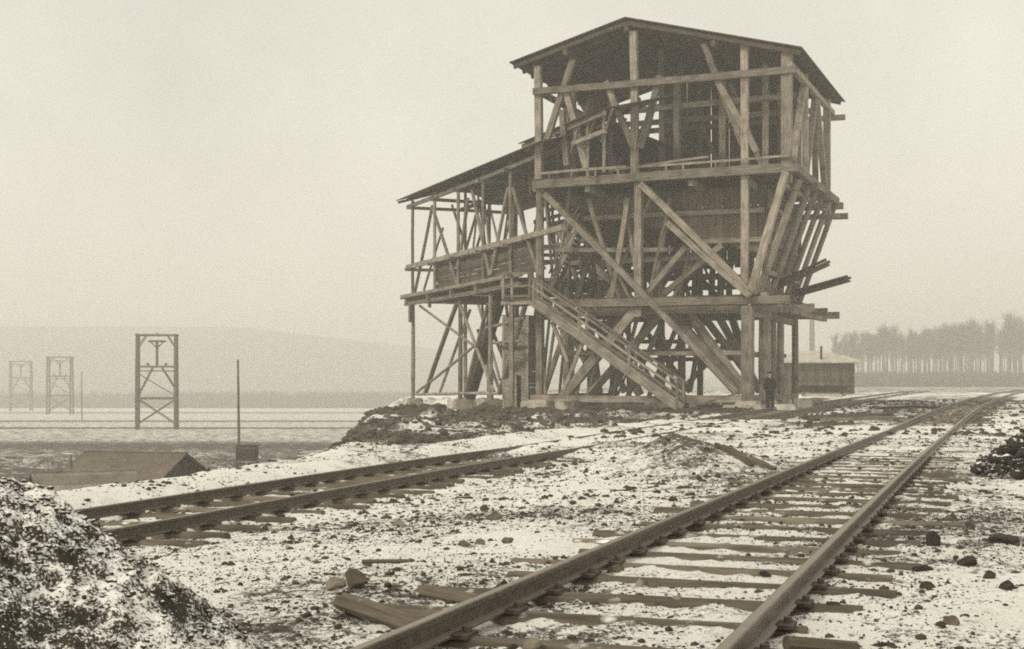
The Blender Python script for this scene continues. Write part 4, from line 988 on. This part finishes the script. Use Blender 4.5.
def pebbles(name, P, S, mat, parent=None, low=False):
    """many small angular stones as one mesh"""
    bm = bmesh.new(); bmesh.ops.create_icosphere(bm, subdivisions=1, radius=1); base = np.array([v.co[:] for v in bm.verts]); fc = np.array([[v.index for v in f.verts] for f in bm.faces]); bm.free()
    if low: base = np.array([(1, 0, 0), (-.5, .87, 0), (-.5, -.87, 0), (.2, .1, 1), (-.1, -.2, -1)], float); fc = np.array([(0, 1, 3), (1, 2, 3), (2, 0, 3), (1, 0, 4), (2, 1, 4), (0, 2, 4)])
    n = len(P); vs_ = base[None] * (1 + .35 * (rng.random((n, len(base), 1)) - .5))
    a = rng.random(n) * 6.28; sx = S * rng.uniform(.8, 1.6, n); sy = S * rng.uniform(.6, 1.2, n); sz_ = S * rng.uniform(.4, .9, n)
    vs_ = vs_ * np.stack([sx, sy, sz_], -1)[:, None, :]
    c, s = np.cos(a)[:, None], np.sin(a)[:, None]
    vx = vs_[..., 0] * c - vs_[..., 1] * s; vy = vs_[..., 0] * s + vs_[..., 1] * c
    co = np.stack([vx, vy, vs_[..., 2]], -1) + P[:, None, :]
    f = (fc[None] + (np.arange(n) * len(base))[:, None, None]).reshape(-1, 3)
    o = place(name, np_mesh(name, co.reshape(-1, 3), f, mat), parent); o['kind'] = 'stuff'; return o
h1, hx, hy, hz_ = heap('gravel_heap', -3.0, 5.8, 1.88, 1.55, 'big snow-dusted heap of dark gravel in the near left corner', 'heap', 8.0, 1.0, 170, 440)
NP = 16000; idx = rng.choice(hx.size, NP, replace=False)
pebbles('gravel', np.stack([hx.ravel()[idx] + rng.uniform(-.02, .02, NP), hy.ravel()[idx], hz_.ravel()[idx] + .002], -1), rng.uniform(.004, .015, NP), 'heap', h1)
h2, *_ = heap('coal_heap', 7.95, 19.8, 1.35, 1.05, 'black heap with sticks at the right edge beside the track', 'coal', 4.0, 4.2, 60, 140, 1.8)
for k in range(7):
    a = math.radians(185 + k * 14 + random.uniform(-9, 9)); r0, r1 = random.uniform(.3, .7), random.uniform(1.0, 1.5)
    p = Vector((7.95 + math.cos(a) * r0, 19.8 + math.sin(a) * r0, gz(7.95, 19.8) + 1.2 * (1 - r0 / 1.3) + .06)); q = Vector((7.95 + math.cos(a + .25) * r1, 19.8 + math.sin(a + .25) * r1, 0)); q.z = gz(q.x, q.y) + .06
    timber(p, q, .035, .03, 'stick', h2, 'black_wood', True, .6)
# sticks on the small mound between the tracks
for k, (px, py, qx, qy) in enumerate(((722, 428, 768, 462), (716, 430, 752, 460), (724, 427, 775, 455))):
    Z = 22.2 - .25 * k; p = Vector(((px - 512) / FPX * Z, Z, 0)); q = Vector(((qx - 512) / FPX * (Z - 1.0), Z - 1.0, 0)); p.z = gz(p.x, p.y) + .03; q.z = gz(q.x, q.y) + .02
    tag(timber(p, q, .07, .05, 'plank', None, 'board', up=(0, 0, 1)), ('middle board lying down the small gravel mound between the tracks', 'leftmost board lying down the small gravel mound between the tracks', 'rightmost board lying down the small gravel mound between the tracks')[k], 'plank')

# ------------------------------------------------------------------ single stones
def at_ground(px, py):
    Z = 1380 * 1.3 / (py - HY)
    for _ in range(8):
        x = (px - 512) / FPX * Z; Z = FPX * (E - gz(x, Z)) / (py - HY)
    return Vector(((px - 512) / FPX * Z, Z, gz((px - 512) / FPX * Z, Z)))
STONES = [(355, 589, 11, 15, 'stone', 'large upright stone, right half of the split pair left of the near rail'), (334, 590, 11, 10, 'pale_stone', 'lower left half of the split stone pair left of the near rail'),
 (493, 520, 9, 7, 'stone', 'reddish dark stone alone on the snow between both tracks'), (464, 545, 7, 4, 'stone', 'flat stone, left of two low stones on the open snow'), (480, 544, 6, 4, 'stone', 'flat stone, right of two low stones on the open snow'), (508, 545, 6, 4, 'stone', 'small brown stone right of the two low stones'), (401, 526, 7, 4, 'pale_stone', 'pale flat stone on the snow right of the side track sleepers'),
 (933, 545, 8, 9, 'black_stone', 'black squarish block at the end of a bare sleeper'), (924, 568, 13, 6, 'black_stone', 'long black block below the squarish black block'), (1003, 542, 15, 6, 'black_stone', 'long black lump at the right edge under the black heap'), (966, 564, 11, 7, 'black_stone', 'dark pointed stone right of the long black block'), (1008, 589, 8, 7, 'black_stone', 'dark stone at the right edge of the snow'), (952, 627, 8, 6, 'stone', 'brown stone near the lower right corner'), (929, 588, 8, 5, 'black_stone', 'dark flat stone below the long black block'), (988, 578, 7, 5, 'black_stone', 'small dark stone left of the right-edge stone'),
 (652, 587, 7, 6, 'stone', 'dark stone, right of a close pair between the rails'), (639, 586, 5, 6, 'pale_stone', 'pale stone, left of a close pair between the rails'), (604, 579, 6, 4, 'stone', 'small dark stone just inside the left rail'), (676, 606, 7, 6, 'pale_stone', 'pale rounded stone on a snowed sleeper between the rails'), (652, 606, 7, 4, 'stone', 'flat dark stone left of the pale rounded stone between the rails'), (617, 571, 8, 6, 'stone', 'brown stone leaning against the left rail'),
 (530, 649, 11, 9, 'pale_stone', 'pale stone at the bottom edge between the rails'), (822, 577, 8, 6, 'black_stone', 'dark stone just outside the right rail'), (837, 575, 6, 4, 'stone', 'smaller stone beside the dark one outside the right rail'), (765, 577, 6, 4, 'black_stone', 'dark flat stone inside the right rail'), (858, 553, 6, 4, 'stone', 'small stone on a sleeper end outside the right rail'), (800, 603, 6, 4, 'black_stone', 'dark chip on the snow right of the right rail'), (833, 611, 7, 4, 'black_stone', 'dark flat chip near a sleeper end at lower right')]
for i, (px, py, w, h, mat, lab) in enumerate(STONES):
    p = at_ground(px, py); k = p.y / FPX
    me = rock_mesh('stone', (w * k * 1.25, w * k * 1.0, h * k * 1.3), mat, 40 + i)
    tag(place('stone', me, None, Matrix.Translation(p + Vector((0, 0, h * k * .32))) @ Matrix.Rotation(random.uniform(-.4, .4), 4, 'Z')), lab, 'stone')

def loose_log(a, b_, w, label):
    p, q = at_ground(*a), at_ground(*b_); p.z += w * .35; q.z += w * .15
    tag(timber(p, q, w, w * .62, 'log', None, 'sleeper_bare', True, .95), label, 'log')
loose_log((345, 612), (432, 636), .165, 'loose timber end jutting out of the snow left of the near rail')
loose_log((428, 597), (478, 606), .16, 'shorter timber end beside the near rail behind the jutting one')
loose_log((362, 564), (410, 562), .05, 'thin stick lying on the snow behind the split stone pair')
loose_log((786, 652), (856, 649), .12, 'rounded timber end at the bottom edge right of the right rail')
hp_ = 1000; ra = rng.random(hp_) * 6.28; rr_ = 1.25 * np.sqrt(rng.random(hp_)); xx_, yy_ = 7.95 + rr_ * np.cos(ra), 19.8 + rr_ * np.sin(ra)
pebbles('lump', np.stack([xx_, yy_, ground_rel(xx_, yy_) + E + 1.02 * np.clip(1 - rr_ / 1.35, 0, 1)], -1), .02 + .10 * rng.random(hp_) ** 2, 'coal', h2)
# ------------------------------------------------------------------ loose gravel over the snow (uncountable)
def scatter(n, y0, y1, smin, smax, p=1.0):
    y = np.sqrt(rng.uniform(y0 ** 2, y1 ** 2, n)); x = y * rng.uniform(-.42, .42, n)
    dens = 1.3 * vnoise(x * .8, y * .8) + 1.1 * vnoise(x * .27 + 4, y * .27) + .6 * vnoise(x * 2.7, y * 2.7) + 1.4 * (soil_of(x, y) - .1)
    keep = (dens > rng.uniform(-.55, .75, n)) & (x > edge_x(y) - 2); x, y = x[keep], y[keep]
    s = smin + (smax - smin) * rng.random(len(x)) ** 3.0
    return np.stack([x, y, ground_rel(x, y) + E + s * .15], -1), s
P1, S1 = scatter(9000, 4.2, 15, .008, .034); P2, S2 = scatter(14000, 15, 34, .012, .05); P3, S3 = scatter(22000, 34, 85, .025, .13)
tag(pebbles('loose_gravel', np.concatenate([P1, P2, P3]), np.concatenate([S1, S2, S3]), 'gravel'), 'loose dark gravel strewn over the snow', 'gravel')
nr_ = 5200; ry = rng.uniform(38, 82, nr_); rx = edge_x(ry) - 1.5 + rng.random(nr_) * (np.minimum(cx_side(ry) - 2.2, 4) - edge_x(ry) + 1.5); ok = vnoise(rx * .5, ry * .3) > rng.uniform(-.5, .3, nr_); rx, ry = rx[ok], ry[ok]
tag(pebbles('rubble', np.stack([rx, ry, ground_rel(rx, ry) + E], -1), .03 + .16 * rng.random(len(rx)) ** 3, 'stone'), 'rubble strewn over the spoil bank at the left foot of the tower', 'rubble')
P4, S4 = scatter(150000, 4.2, 15, .003, .013); P5, S5 = scatter(110000, 15, 36, .005, .022)
tag(pebbles('grit', np.concatenate([P4, P5]), np.concatenate([S4, S5]), 'gravel', low=True), 'fine dark grit speckling the snow', 'grit')
